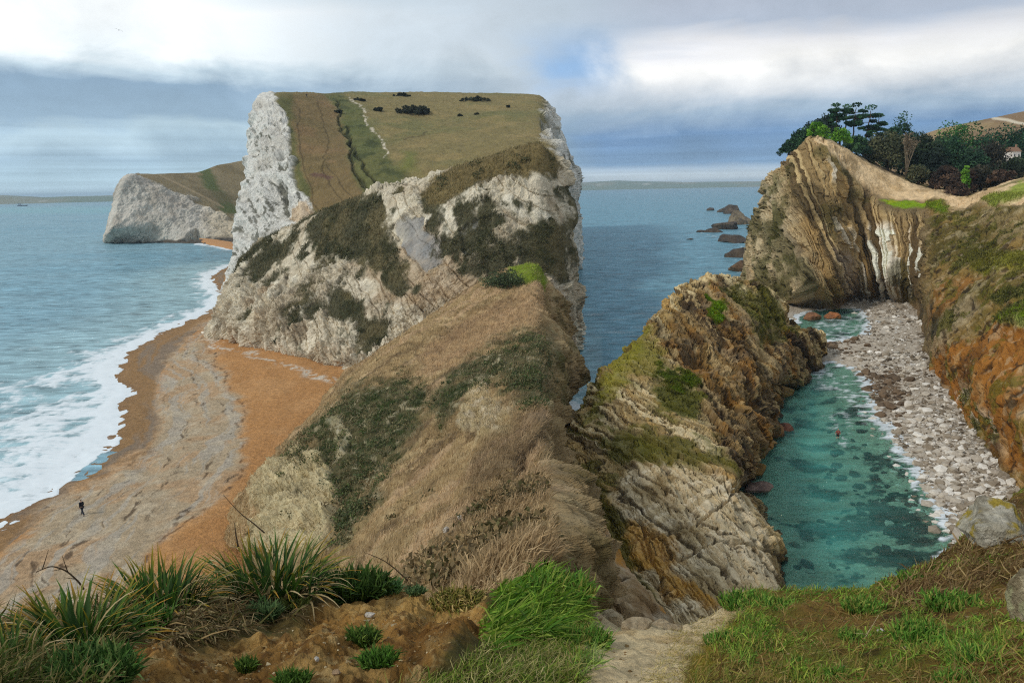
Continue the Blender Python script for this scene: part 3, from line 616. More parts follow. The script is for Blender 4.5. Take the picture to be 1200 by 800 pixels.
wx, wy = px + 8 * fbm(p, .5, 5, .62), py + 8 * fbm(p, .5, 5, .62, off=9)
o1, e1, jj, _ = blocks(p + (.3 * fbm(p, .3, 3))[:, None], [(.2, -.35, .9), (.8, .5, 0), (-.4, .8, .3)], (1.1, 2.6, 2.2))
dsp = .35 * o1 - .25 * ss(e1, .12, 0) - .12 * ss(jj, .12, 0) + .3 * fbm(p, .6, 4) + .2 * ridged(p, .5, 3)
G = shift(G, dsp)
c = np.tile(lin('a08d70'), (len(p), 1)); c = lay(c, ss(fbm(p, .4, 4), -.1, .4) * .8, lin('84694a')); c = lay(c, ss(fbm(p, .5, 4, off=31), .05, .4) * .8, lin('a8783c')); c = lay(c, ss(fbm(p, .8, 3, off=5), .15, .5) * .6, lin('b8ac98'))
c = lay(c, ss(pip(wx, wy, [(640, 560), (668, 600), (664, 640), (640, 640)]), -5, 8) * .5, lin('6a5a3c'))
terrain('rock_buttress', G, punch(c, 1.25, 1.2), rock_near)

# ---- the folded cliff round the cove and the slope under the footpath
Zb = lambda x, y, z: Z(x, y, z)
cols = [
    [P(900, 340, 300), P(905, 325, 300), P(908, 300, 300), P(910, 280, 300), P(915, 255, 300), P(918, 240, 300)],
    [Z(862, 338, 0), P(867, 310, 241), P(870, 285, 241), P(873, 257, 242), P(886, 235, 244), P(893, 217, 247)],
    [Z(885, 347, 0), P(893, 318, 219), P(898, 285, 222), P(902, 250, 226), P(905, 220, 232), P(908, 195, 240)],
    [Z(912, 357, 0), P(918, 325, 206), P(922, 285, 209), P(925, 240, 214), P(926, 205, 222), P(927, 175, 233)],
    [Z(940, 366, 0), P(944, 330, 196), P(947, 290, 200), P(950, 240, 206), P(951, 195, 214), P(949, 159, 224)],
    [Z(975, 364, .5), P(978, 330, 199), P(980, 295, 203), P(982, 250, 209), P(980, 200, 218), P(975, 162, 228)],
    [Z(1002, 349, 1), P(1005, 322, 216), P(1006, 295, 218), P(1010, 262, 221), P(1012, 222, 230), P(1008, 183, 240)],
    [Z(1040, 350, 1.5), P(1042, 322, 214), P(1043, 295, 216), P(1045, 254, 219), P(1045, 236, 230), P(1042, 200, 245)],
    [Z(1071, 354, 1.5), P(1074, 325, 209), P(1076, 298, 212), P(1082, 260, 215), P(1084, 241, 228), P(1080, 216, 242)],
    [Z(1083, 386, 1.5), P(1090, 360, 161), P(1098, 330, 168), P(1103, 300, 180), P(1108, 255, 205), P(1110, 228, 235)],
    [Z(1092, 426, 1.5), P(1110, 395, 135), P(1122, 360, 146), P(1130, 320, 160), P(1135, 270, 190), P(1130, 234, 225)],
    [Z(1120, 466, 1.5), P(1140, 430, 113), P(1150, 385, 122), P(1158, 340, 136), P(1160, 282, 175), P(1155, 227, 220)],
    [Z(1152, 498, 1.5), P(1165, 455, 102), P(1172, 405, 110), P(1180, 350, 122), P(1185, 290, 155), P(1180, 215, 215)],
    [Z(1182, 542, 1.5), P(1200, 490, 91), P(1210, 430, 99), P(1215, 365, 110), P(1215, 295, 145), P(1215, 207, 210)],
    [Z(1240, 592, 1.5), P(1265, 520, 79), P(1275, 450, 87), P(1280, 375, 98), P(1280, 300, 130), P(1280, 204, 205)],
    [Z(1330, 645, 2), P(1360, 560, 70), P(1370, 480, 78), P(1375, 400, 88), P(1375, 310, 120), P(1375, 203, 205)],
]
for i, cc in enumerate(cols):
    a = cc[-1]; out = a - CAM; out[2] = 0; out = unit(out)
    lowr = cc[0] - out * (6 if i > 8 else 1.5) + np.array([0, 0, -3.5])
    if i <= 3: back = [a + out * 35 + [0, 0, -6], a + out * 70 + [0, 0, -30]]
    elif i <= 8: back = [a + out * 25 + [0, 0, .5], a + out * 110 + [0, 0, -8]]
    else: back = [a + out * 25 + [0, 0, .3], a + out * 110 + [0, 0, 2]]
    cc.insert(0, lowr); cc.extend(back)
rows = [[cc[k] for cc in cols] for k in range(len(cols[0]))]
G = loft(rows, .75, .15, 1200); p = flat_of(G); px, py = proj(p)
wx, wy = px + 7 * fbm(p, .08, 4) + 2 * fbm(p, .4, 2), py + 7 * fbm(p, .08, 4, off=9)
# strata fan: beds lean to the left at the sea end and stand upright at the back of the cove
tt = (350 - wy) / 190
xb1 = (wx + tt * 96 * 1060 / 60) / (1 + tt * 96 / 60); xb = np.where(xb1 < 1000, wx + 96 * tt, xb1); xb = np.where(wx > 1060, wx, xb)
sx = xb + 2.2 * fbm(p, .12, 3)
b1, f1, h1 = bands(sx, 9.0); b2, f2, h2 = bands(sx, 3.4)
along = np.floor((wy + hsh(np.floor(sx / 3.4)) * 30) / 11)
brk = hsh(np.floor(sx / 3.4), along) * 2 - 1
foldw = ss(pip(px, py, [(850, 345), (860, 250), (895, 200), (945, 150), (975, 160), (1010, 205), (1035, 245), (1085, 250), (1100, 300), (1085, 360), (1000, 350), (940, 375)]), -4, 10)
slope = ss(px, 1078, 1100) * ss(py, 205, 240)
o1, e1, jj, _ = blocks(p + (.8 * fbm(p, .15, 3))[:, None], [(.35, -.45, .82), (.8, .5, 0), (-.4, .8, .3)], (1.5, 3.6, 3.0))
foot = .25 + .75 * np.maximum(ss(p[:, 2], 1.5, 7), ss(1000 - px, -15, 10))
dsp = foldw * foot * (.55 * b1 + .5 * b2 + .35 * brk - .9 * ss(f2, .18, 0) + .5 * fbm(p, .3, 4) + .8 * fbm(p, .07, 3)) + (1 - foldw) * (.7 * fbm(p, .12, 4) + .3 * fbm(p, .5, 3))
dsp += slope * (.2 * o1 - .2 * ss(e1, .2, 0) + .5 * ridged(p, .14, 4) + .35 * ridged(p, .5, 3))
cave = ss(pip(wx, wy, [(922, 372), (926, 345), (945, 325), (968, 338), (985, 362), (978, 372)]), -3, 8); dsp -= 7 * cave
dsp -= 3 * ss(6 - seg(px, py, [(985, 355), (965, 315), (938, 290)]), 0, 6)
G = shift(G, dsp)
c = np.tile(lin('8d775a'), (len(p), 1)); c = lay(c, ss(fbm(p, .06, 4, off=2), -.1, .4) * .8, lin('75664a'))
# fold face
fc = np.tile(lin('a38b64'), (len(p), 1))
fc = lay(fc, ss(h2, .35, .9) * .8, lin('c4ad82')); fc = lay(fc, ss(h2, .35, .05) * .8, lin('5c4a32'))
fc = lay(fc, ss(h1, .75, .97) * ss(px, 905, 930) * ss(1045 - px, 0, 30) * .6, lin('a8895a'))
pale = ss(930 - wx + .35 * (wy - 250) + 20 * fbm(p, .06, 3), -15, 25); fc = lay(fc, pale * .75, lin('bdae90')); fc = lay(fc, pale * ss(fbm(p, .15, 4, off=8), .0, .4) * .7, lin('6e6b42'))
white = ss(h2, .3, .45) * ss(pip(wx, wy, [(1002, 345), (1010, 285), (1020, 262), (1065, 265), (1090, 300), (1085, 345), (1045, 352)]), -4, 8) * ss(brk, -.8, -.5); fc = lay(fc, white * .95, lin('ddd5c5'))
white2 = ss(h2, .35, .5) * np.maximum(ss(pip(wx, wy, [(960, 185), (985, 185), (1003, 215), (985, 222), (970, 210)]), -4, 6), ss(pip(wx, wy, [(968, 250), (985, 250), (1012, 310), (1000, 318)]), -4, 6)) * ss(brk, -.5, 0); fc = lay(fc, white2 * .8, lin('cdc3b0'))
gv = ss(pip(wx, wy, [(920, 225), (945, 215), (1000, 240), (1000, 262), (950, 265), (930, 250)]) + 8 * fbm(p, .15, 3), -5, 8); fc = lay(fc, gv * .6, lin('5a4b30'))
ms = ss(fbm(p, .07, 4, off=55), .1, .45) * .65; fc = lay(fc, ms, lin('585326')); fc = lay(fc, ss(pip(wx, wy, [(880, 265), (905, 250), (955, 330), (940, 340)]) + 6 * fbm(p, .2, 3), -4, 6) * .6, lin('4e4d22'))
lilac = ss(pip(wx, wy, [(975, 290), (1000, 300), (1010, 345), (990, 345)]), -6, 8); fc = lay(fc, lilac * .5, lin('9a8c82'))
c = c * (1 - foldw[:, None]) + fc * foldw[:, None]
# pale eroded crest
crest = ss(pip(wx, wy, [(940, 155), (965, 155), (1012, 180), (1060, 202), (1090, 215), (1130, 232), (1150, 222), (1190, 205), (1260, 195), (1260, 235), (1150, 245), (1115, 250), (1090, 235), (1035, 232), (1015, 222), (985, 188), (962, 172)]) + 5 * fbm(p, .1, 3), -3, 5)
c = lay(c, crest * .92, lin('d0b793')); c = lay(c, crest * ss(fbm(p, .15, 4, off=3), .0, .4) * .6, lin('a98e68')); c = lay(c, crest * ss(fbm(p, .09, 3, off=13), .15, .4) * .7, lin('726c3e'))
gr = ss(pip(wx, wy, [(1030, 234), (1045, 232), (1075, 236), (1116, 246), (1112, 254), (1085, 250), (1050, 246)]), -1.5, 3); c = lay(c, gr, lin('7f9a2e')); c = lay(c, gr * ss(fbm(p, .3, 3), 0, .4) * .6, lin('a3a63c'))
gr2 = ss(pip(wx, wy, [(1150, 240), (1185, 226), (1195, 212), (1215, 210), (1205, 230), (1170, 244)]), -1, 3); c = lay(c, gr2 * .85, lin('859638'))
gr3 = ss(2.2 - seg(wx, wy, [(1096, 222), (1110, 212), (1132, 208)]), 0, 2)
# slope on the right
sl_ = slope * (1 - crest) * (1 - gr)
sc = np.tile(lin('917747'), (len(p), 1)); sc = lay(sc, ss(fbm(p, .1, 4, off=21), -.1, .4) * .7, lin('5f5a2c')); sc = lay(sc, ss(fbm(p, .3, 4, off=26), .1, .5) * .6, lin('a89470')); 
sc = lay(sc, ss(pip(wx, wy, [(1085, 420), (1100, 395), (1140, 400), (1175, 380), (1260, 390), (1260, 560), (1185, 548), (1150, 500), (1110, 470), (1088, 448)]) + 8 * fbm(p, .2, 3), -6, 8), lin('a3703c'))
ora = ss(fbm(p, .16, 4, off=91), .0, .4); sc = lay(sc, ora * ss(py, 380, 430) * .7, lin('6f4d2c')); sc = lay(sc, ss(fbm(p, .35, 3, off=97), .15, .5) * ss(py, 380, 430) * .6, lin('bd9a6c'))
sc = lay(sc, ss(pip(wx, wy, [(1085, 370), (1105, 335), (1135, 325), (1160, 330), (1130, 345), (1100, 375), (1086, 395)]) + 5 * fbm(p, .2, 3), -4, 6) * .7, lin('a5713f'))
sc = lay(sc, ss(pip(wx, wy, [(1070, 400), (1100, 375), (1140, 350), (1150, 365), (1120, 395), (1095, 420), (1075, 425)]) + 5 * fbm(p, .2, 3), -4, 6) * .8, lin('948467'))
for poly, hx, k in (([(1170, 372), (1200, 360), (1250, 360), (1250, 388), (1180, 385)], '7d9a24', .95), ([(1140, 310), (1180, 296), (1260, 300), (1260, 318), (1190, 322), (1160, 330)], '96963a', .8), ([(1165, 352), (1260, 325), (1260, 352), (1180, 362)], '46561f', .85), ([(1120, 290), (1160, 285), (1190, 300), (1140, 320)], '6f6c28', .8), ([(1090, 258), (1150, 262), (1160, 300), (1110, 320), (1092, 300)], '65592c', .7)):
    sc = lay(sc, ss(pip(wx, wy, poly) + 5 * fbm(p, .3, 3), -3, 5) * k, lin(hx))
sc = lay(sc, ss(pip(wx, wy, [(1120, 255), (1260, 250), (1260, 290), (1180, 285)]) + 9 * fbm(p, .1, 3), -5, 8) * .6, lin('94825e'))
sc = lay(sc, ss(o1, .25, .6) * ss(pip(wx, wy, [(1120, 460), (1140, 455), (1215, 525), (1190, 545)]), -4, 8), lin('cfc4b0')); sc = lay(sc, ss(fbm(p, .35, 4, off=88), .3, .55) * .35, lin('c0b090'))
sc = lay(sc, ss(fbm(p, .22, 5, .62, off=111), .12, .4) * ss(560 - py, 0, 60) * .7, lin('6c6a2c')); sc = lay(sc, ss(fbm(p, .8, 3, .6, off=121), .22, .5) * .75, lin('3f3020')); sc = lay(sc, ss(fbm(p, .9, 3, .6, off=131), .35, .6) * .3, lin('c8b898'))
c = c * (1 - sl_[:, None]) + sc * sl_[:, None]
c = lay(c, ss(p[:, 2], 1.8, .6) * ss(985 - px, 0, 20) * .7, lin('43382a'))
woods = ss(fbm(p, .05, 3) + ss(214 - py, 0, 6), .3, .9) * ss(px, 1010, 1040) * ss(crest, .9, .2); c = lay(c, woods * .8, lin('3d3a26'))
terrain('folded_cliff', G, punch(c, 1.12, 1.28), rock_mid)

# ---- hill behind the wood (upper right)
rows = [
    [P(1000, 245, 300), P(1050, 242, 300), P(1100, 240, 300), P(1150, 238, 300), P(1200, 236, 300), P(1280, 234, 300), P(1400, 230, 300)],
    [P(1000, 205, 420), P(1045, 195, 420), P(1090, 186, 420), P(1140, 180, 420), P(1200, 176, 420), P(1280, 168, 420), P(1400, 160, 420)],
    [P(1010, 195, 520), P(1045, 180, 540), P(1088, 160, 560), P(1140, 152, 560), P(1200, 146, 560), P(1280, 136, 570), P(1400, 120, 570)],
    [P(1020, 190, 600), P(1050, 170, 640), P(1085, 150, 680), P(1142, 136, 690), P(1200, 124, 700), P(1280, 108, 720), P(1400, 90, 740)],
    [P(1030, 210, 800), P(1060, 190, 820), P(1095, 180, 840), P(1150, 170, 850), P(1205, 160, 860), P(1285, 150, 870), P(1400, 140, 880)],
]
G = loft(rows, 1.2, .25); p = flat_of(G); px, py = proj(p)
wx, wy = px + 4 * fbm(p, .03, 5, .62), py + 2 * fbm(p, .03, 5, .62, off=9)
G = shift(G, 1.0 * fbm(p, .02, 3))
c = np.tile(lin('8a7050'), (len(p), 1)); c = lay(c, ss(pip(wx, wy, [(1080, 152), (1150, 134), (1165, 134), (1150, 142), (1110, 150)]), -1, 3), lin('6b7a33')); c = lay(c, ss(pip(wx, wy, [(1060, 170), (1090, 150), (1165, 140), (1160, 152), (1100, 162)]), -1, 3) * .7, lin('a89068'))
c = lay(c, ss(fbm(p, .02, 4, off=5), 0, .4) * .6, lin('9a8158')); c = lay(c, ss(2.0 - seg(wx, py, [(1163, 139), (1180, 140.5), (1194, 143.5), (1215, 147)]), 0, 1.2) * .95, lin('d9cbb0'))
terrain('back_hill', G, c, turf_m)

# ---- far coast on both horizons
def far_coast(name, x0, x1, d, prof):
    n = 160; xs = np.linspace(x0, x1, n); top = np.interp(xs, [a for a, b in prof], [b for a, b in prof])
    base = Z(xs, np.full(n, 400.0), 0); A = []
    for k, (f, back) in enumerate(((-.04, -30), (.0, 0), (.45, 150), (.85, 420), (1.0, 700), (.9, 1300), (.3, 2200))):
        v = ray(xs, np.full(n, 400.0)); hd = v[:, :2] / np.hypot(v[:, 0], v[:, 1])[:, None]
        xy = hd * (d + back); q = np.concatenate([xy, np.zeros((n, 1))], 1)
        rt = ray(xs, top); zt = H + rt[:, 2] / np.hypot(rt[:, 0], rt[:, 1]) * (d + 700)
        nz = fbm(np.concatenate([xy / 900, np.full((n, 1), k * .3)], 1), 1, 4)
        q[:, 2] = np.maximum(zt, 4) * f * (1 + .12 * nz * (k < 4)) ; A.append(q)
    G = np.array(A); G = blur(np.repeat(G, 3, 0), 1.2, 0); p = flat_of(G)
    c = np.tile(lin('6f7a58'), (len(p), 1)); c = lay(c, ss(fbm(p / 700, 1, 4), 0, .4) * .8, lin('8d8560')); c = lay(c, ss(fbm(p / 350, 1, 3, off=4), .35, .5) * ss(p[:, 2], 90, 20), lin('d8d2c4'))
    terrain(name, G, c, surf_mat('far_land', .01, 0, 0, 1, .1))
far_coast('far_coast', -420, 330, 6500, [(-420, 233), (-100, 231), (0, 229.5), (28, 228.0), (50, 229.2), (75, 230.6), (100, 229.6), (135, 229.0), (200, 227), (330, 224)])
far_coast('far_coast', 560, 1010, 8500, [(560, 217), (640, 215.5), (700, 212.6), (722, 211.3), (745, 212.3), (800, 213.2), (880, 212.6), (960, 211), (1010, 210)])

# ---- shoreline and shingle beach on the left
shore_px = [(-260, 800), (-70, 657), (0, 603), (30, 585), (55, 566), (80, 543), (101, 526), (119, 505), (122, 490), (141, 462), (131, 450), (122, 440), (133, 421), (150, 406), (178, 392), (203, 382), (232, 366), (254, 355), (250, 340), (240, 327), (250, 318), (268, 311)]
land_px = shore_px + [(330, 312), (500, 330), (560, 460), (560, 900), (-260, 1000)]
LAND = Z(np.array([a for a, b in land_px], float), np.array([b for a, b in land_px], float))[:, :2]
def shore_sd(x, y):
    d = pip(x, y, LAND)
    q = np.stack([x, y, np.zeros_like(x)], -1)
    return d + 1.1 * fbm(q.reshape(-1, 3), .16, 3).reshape(x.shape) + .5 * fbm(q.reshape(-1, 3), .5, 2, off=5).reshape(x.shape)
def beach_z(sd): return np.where(sd < 0, np.maximum(sd * .12, -3), np.minimum(sd * .085, 1.0 + sd * .035)).clip(-3, 2.4)
xs, ys = np.meshgrid(np.arange(-230, 500, 1.25), np.concatenate([np.arange(305, 420, .8), np.arange(420, 790, 1.25), np.arange(790, 1100, 12)]))
zz = np.zeros_like(xs)
for k in range(3):
    q = Z(xs.ravel(), ys.ravel(), 0) if k == 0 else q
    sd = shore_sd(q[:, 0], q[:, 1]); z = beach_z(sd)
    v = ray(xs.ravel(), ys.ravel()); q = CAM + v * ((z - H) / v[:, 2])[:, None]
sd = shore_sd(q[:, 0], q[:, 1]); p = q; px, py = xs.ravel(), ys.ravel()
# shingle ridges and hollows left by the tides
nn = fbm(p, .12, 3); p = p + np.array([0, 0, 1]) * (.10 * np.sin(sd * .9 + 3 * nn) * ss(sd, 3, 8) + .12 * fbm(p, .5, 3))[:, None]
wx, wy = px + 9 * fbm(p, .1, 5, .62), py + 9 * fbm(p, .1, 5, .62, off=9)
c = np.tile(lin('bd8a55'), (len(p), 1)); c = lay(c, ss(fbm(p, .2, 4, off=2), -.1, .5) * .5, lin('cc9c68'))
B1 = [(-300, 860), (-100, 720), (0, 647), (84, 577), (129, 556), (180, 532), (192, 490), (183, 458), (188, 438), (203, 418), (218, 398), (238, 382), (250, 372)]
B2 = [(246, 380), (240, 400), (256, 420), (266, 442), (286, 480), (284, 545), (250, 595), (194, 632), (150, 690), (60, 900)]
shin = ss(pip(wx, wy, B1 + B2) + 7 * fbm(p, .4, 4, .65), -9, 9)
zone1 = (1 - shin) * ss(pip(wx, wy, B1 + [(-300, 300), (100, 300)][::-1]), -5, 5)
alongp = np.stack([sd * .55, p[:, 0] * .05 + p[:, 1] * .05, np.zeros(len(p))], 1)
zone1 = (1 - shin) * (pip(px, py, land_px[:len(shore_px)] + [(262, 330), (250, 372)] + B1[::-1]) > 0)
c = lay(c, zone1 * .95, lin('9a7850')); c = lay(c, zone1 * ss(fbm(alongp, 1, 3) + .6 * ss(sd, 5, 12), .0, .45) * .85, lin('8a7a68'))
sh = np.tile(lin('b8a384'), (len(p), 1)); sh = lay(sh, ss(fbm(p, .14, 4, off=33), -.12, .2), lin('bd9d78')); sh = lay(sh, ss(fbm(alongp, 1.6, 4, off=3), .0, .3) * .8, lin('b5ab9a')); sh = lay(sh, ss(fbm(p, .5, 3, off=43), .1, .4) * .5, lin('cbbb9f'))
c = c * (1 - shin[:, None]) + sh * shin[:, None]
wrack = ss(fbm(np.stack([sd * 1.5 + 2.5 * nn, p[:, 0] * .2 + p[:, 1] * .16, np.zeros(len(p))], 1), 1.0, 4, .62, off=8), .36, .6) * np.maximum(shin, ss(3.5 - seg(wx, wy, B2), 0, 3)) * ss(fbm(p, .9, 2), -.1, .15)
c = lay(c, wrack * .8, lin('54422f'))
c = lay(c, ss(2.3 - seg(wx, wy, B2), 0, 1.5) * ss(fbm(p, .8, 2), -.1, .2) * .7, lin('6b4a2c'))
wet = ss(sd, 4.5, .5); c = lay(c, wet * .55, lin('86694f')); sheen = ss(sd + .8 * fbm(p, .15, 3), 1.8, .2); c = lay(c, sheen * .7, lin('b2a29a'))  # wet sand darker; the pale reflection at its edge is put into the colour
for o_ in ([(405, 445), (370, 438), (330, 427), (300, 417), (262, 403), (243, 397)],):
    c = lay(c, ss(5 - seg(wx, wy, o_), 0, 4) * ss(fbm(p, 1.0, 2), -.2, .1) * .8, lin('d9d1c0'))
terrain('shingle_beach', p.reshape(xs.shape + (3,)), c, sand_m)
rows = [[Z(x, y, z) for x, y in L] for L, z in (([(228, 284), (242, 287), (256, 290.5), (270, 294), (300, 298)], -.4), ([(232, 282.8), (246, 284.8), (259, 287.2), (272, 290), (300, 293)], 1.2), ([(234, 279), (248, 280), (262, 282), (274, 284), (300, 288)], 3))]
G = loft(rows, .8, .2); p = flat_of(G); c = np.tile(lin('b98a5c'), (len(p), 1)); terrain('shingle_beach', G, c, sand_m)

# ---- bed of the cove: pale stones above and under the water
pool1 = [(950, 429), (975, 425), (1000, 432), (1016, 448), (1021, 470), (1034, 495), (1054, 525), (1074, 555), (1093, 585), (1112, 613), (1119, 640), (1115, 720), (1050, 800), (930, 800), (870, 720), (850, 600), (850, 540), (890, 450)]
pool2 = [(925, 388), (940, 366), (975, 362), (1003, 362), (1021, 377), (1012, 391), (985, 399), (955, 402), (935, 401)]
zf = lambda L: Z(np.array([a for a, b in L], float), np.array([b for a, b in L], float))[:, :2]
W1, W2 = zf(pool1), zf(pool2)
def pool_sd(x, y):
    q = np.stack([x, y, np.zeros_like(x)], -1).reshape(-1, 3)
    return np.maximum(pip(x, y, W1), pip(x, y, W2)) + (.7 * fbm(q, .3, 3) + .3 * fbm(q, 1.1, 2)).reshape(x.shape)
def bed_z(sd): return np.where(sd > 0, -np.minimum(sd * .16, 1.0 + sd * .08), np.minimum(-sd * .10, .6 - sd * .03)).clip(-2.8, 1.9)
xs, ys = np.meshgrid(np.arange(836, 1330, 1.1), np.concatenate([np.arange(330, 700, 1.1), np.arange(700, 1000, 8)]))
for k in range(3):
    if k == 0: q = Z(xs.ravel(), ys.ravel(), 0)
    sdp = pool_sd(q[:, 0], q[:, 1]); v = ray(xs.ravel(), ys.ravel()); q = CAM + v * ((bed_z(sdp) - H) / v[:, 2])[:, None]
p = q; px, py = proj(p); p = p + np.array([0, 0, 1]) * (.10 * ridged(p, .8, 3) + .1 * fbm(p, 2.0, 2))[:, None]
c = np.tile(lin('b8ac9a'), (len(p), 1)); c = lay(c, ss(fbm(p, 1.2, 3), .0, .4) * .6, lin('978874')); c = lay(c, ss(fbm(p, .2, 3, off=3), .05, .4) * .5, lin('c6bdae'))
c = lay(c, ss(pip(px + 8 * fbm(p, .4, 3), py, [(1000, 440), (1050, 440), (1060, 470), (1040, 490), (1015, 470)]), -6, 6) * .6, lin('7c6a54'))
c = lay(c, ss(sdp, -.2, .8) * .6, lin('c2bfa8')); c = lay(c, ss(fbm(p, .28, 4, off=77) + .35 * ss(px, 960, 1060) * ss(py, 480, 600), .2, .4) * ss(sdp, .5, 1.5) * .9, lin('2a322c'))
c = lay(c, ss(py, 545, 500) * ss(px, 1168, 1180) * .6, lin('8a5a35'))
terrain('cove_bed', p.reshape(xs.shape + (3,)), c, surf_mat('stony_bed', 3.0, .5, .1, .9, .2))

# ---- the sea
NA, dep = 660, np.radians(np.concatenate([[.1, .13], np.arange(.16, 6, .075), np.arange(6, 40, .105), [44, 50, 60]]))
azs = np.radians(np.linspace(-66, 66, NA)); A_, D_ = np.meshgrid(azs, H / np.tan(dep))
p = np.stack([np.sin(A_) * D_, np.cos(A_) * D_, 0 * A_], -1).reshape(-1, 3); px, py = proj(p); D = D_.ravel()
sdl = np.where((A_.ravel() < .12), -shore_sd(p[:, 0], p[:, 1]), 999.0); sdl = np.where((sdl < -3) | (sdl > 50), 999, sdl)
sdp = np.where(A_.ravel() > .2, pool_sd(p[:, 0], p[:, 1]), -999)
inpool = (sdp > -4) & (px > 840)
nsh = p / np.array([1, 1, 1.0])
# left surf
la = fbm(p, .10, 3, off=4).clip(-.8, .8); lace = ridged(p * np.array([1.0, .8, 1]) + .6 * fbm(p, .3, 2)[:, None], .33, 4, .6)
reach = 9 + 27 * ss(py, 360, 540); prox = np.clip(1 - sdl / reach, 0, 1)
foam = ss(sdl, 4.0 + 3.0 * la + 3 * ss(py, 400, 560), .6) * (.80 + .35 * lace) * (.75 + .45 * ss(sdl, 4, 1))
foam = np.maximum(foam, ss(prox * 1.0 + .5 * lace + .5 * la, .45, 1.35) * ss(prox, .0, .3))
crest = ss(np.abs(sdl - (reach * .55 + 3 * la)), 1.2, .2) * ss(la, -.2, .2); foam = np.maximum(foam, crest * .6)
foam = np.where(sdl > 200, 0, foam)
foam = np.maximum(foam, ss(3.2 - seg(px, py, [(228, 285), (246, 287), (260, 290), (272, 293)]), 0, 2) * ss(fbm(p, .08, 2), -.4, 0))
foam = np.maximum(foam, ss(1.8 - seg(px, py, [(124, 281), (150, 283), (185, 284), (215, 284)]), 0, 1.5) * ss(fbm(p, .09, 3), -.05, .25) * .9)
# surf round the right-hand rocks and in the pools
pl = ridged(p + .4 * fbm(p, .5, 2)[:, None], .55, 4, .6)
ef = ss(sdp, 2.4 + 1.2 * fbm(p, .2, 2), .1); pf = ss(ef + .6 * pl + .3 * fbm(p, .25, 2), .75, 1.35) * .85
upper = np.maximum(ss(pip(px, py, [(940, 424), (1000, 426), (1022, 450), (1035, 500), (1010, 500), (985, 470), (950, 455)]), -6, 10), ss(pip(px, py, [(955, 375), (1010, 362), (1024, 380), (985, 404), (945, 404)]), -4, 6))
pf = np.maximum(pf, upper * ss(pl + .4 * fbm(p, .2, 3), .0, 1.0) * .6)
swirl = ss(pip(px, py, [(965, 480), (1000, 480), (1005, 520), (985, 525), (968, 510)]), -8, 6) * ss(pl, .3, 1.0) * .5; pf = np.maximum(pf, swirl)
foam = np.where(inpool, pf, foam)
rk_ = seg(px, py, [(862, 300), (866, 320), (870, 285), (850, 282), (832, 276), (818, 272)])
foam = np.maximum(foam, ss(4 - rk_, 0, 4) * ss(fbm(p, .2, 3) + .3 * pl, .1, .5) * .6 * (~inpool))
body = np.tile(lin('84a8b4'), (len(p), 1))
body = lay(body, ss(px, 560, 700), lin('6c98a8')); body = lay(body, ss(py, 300, 480) * ss(px, 560, 700) * .6, lin('578a9c'))
body = lay(body, (fbm(p * np.array([.4, 1, 1]), .012, 4) * 1.2).clip(0, .6) * ss(px, 640, 560), lin('739fb0')); body = lay(body, ss(sdl, 45, 8) * (sdl < 200) * .6, lin('a4c0c2'))
body = lay(body, ss(np.abs(py - 246), 7, 1) * ss(px, 250, 100) * .7, lin('7fb4b8'))
body = lay(body, inpool * 1.0, lin('5cb8ac')); body = lay(body, inpool * ss(sdp, 5, 12) * ss(py, 500, 640) * .6, lin('389e95')); body = lay(body, inpool * ss(sdp, 3.5, .5) * .8, lin('98c4b4')); body = lay(body, inpool * ss(py, 420, 400) * .6, lin('2a6a72')); body = lay(body, inpool * upper * .55, lin('a4cdc2')); body = lay(body, inpool * ss(fbm(p, .5, 4, .6), -.1, .5) * .35, lin('7cc4b6'))
clear = np.where(inpool, .93 - .36 * ss(sdp, 2, 13), 0.0)
clear = np.maximum(clear, ss(sdl, 2.5, 0) * .5 * (sdl < 200))
amp = np.where(inpool, .10, .30) * ss(D, 2500, 500) * ss(np.minimum(np.abs(sdl), 50), 0, 6)
amp = np.where(inpool, .05, amp)
wv = fbm(np.stack([p[:, 0] * .07, p[:, 1] * .22, 0 * D], 1), 1, 4, .55) + .5 * fbm(np.stack([p[:, 0] * .05 + p[:, 1] * .02, p[:, 1] * .06, 0 * D + 3], 1), 1, 2)
wvp = fbm(p, .9, 3, .6)
p[:, 2] += amp * np.where(inpool, wvp, wv) + .12 * foam * (1 + .5 * pl)
wm = bpy.data.materials.new('sea_water'); wm.use_nodes = True; t = NT(wm.node_tree); t.n.clear()
ob = t.node('ShaderNodeTexCoord').outputs['Object']
bcol = t.node('ShaderNodeAttribute', attribute_name='Col').outputs[0]
fo = t.node('ShaderNodeAttribute', attribute_name='foam').outputs[2]; clr = t.node('ShaderNodeAttribute', attribute_name='clear').outputs[2]
mp = t.node('ShaderNodeMapping'); t.put(mp.inputs[0], ob); mp.inputs['Scale'].default_value = (.45, 1.25, 1)
n1 = t.noise(mp.outputs[0], .35, 6, .6, .4); n2 = t.noise(ob, 1.7, 4, .6)
lw = t.noise(mp.outputs[0], .05, 4, .6)
hgt = t.math('ADD', t.math('MULTIPLY', n1, 1.0), t.math('MULTIPLY', n2, .25))
bp = t.node('ShaderNodeBump'); bp.inputs['Strength'].default_value = 1.0; bp.inputs['Distance'].default_value = 1.6; t.put(bp.inputs['Height'], hgt)
var = t.math('ADD', t.math('MULTIPLY', t.math('SUBTRACT', lw, .5), .9), t.math('ADD', t.math('MULTIPLY', t.math('SUBTRACT', n1, .5), 2.6), 1.0))  # light and dark sides of the ripples put into the water colour
bc = t.mix(1.0, bcol, t.mix(0, var, var), 'MULTIPLY')
df = t.node('ShaderNodeBsdfDiffuse'); t.put(df.inputs[0], bc)
tp = t.node('ShaderNodeBsdfTransparent'); tp.inputs[0].default_value = (.62, .93, .88, 1)
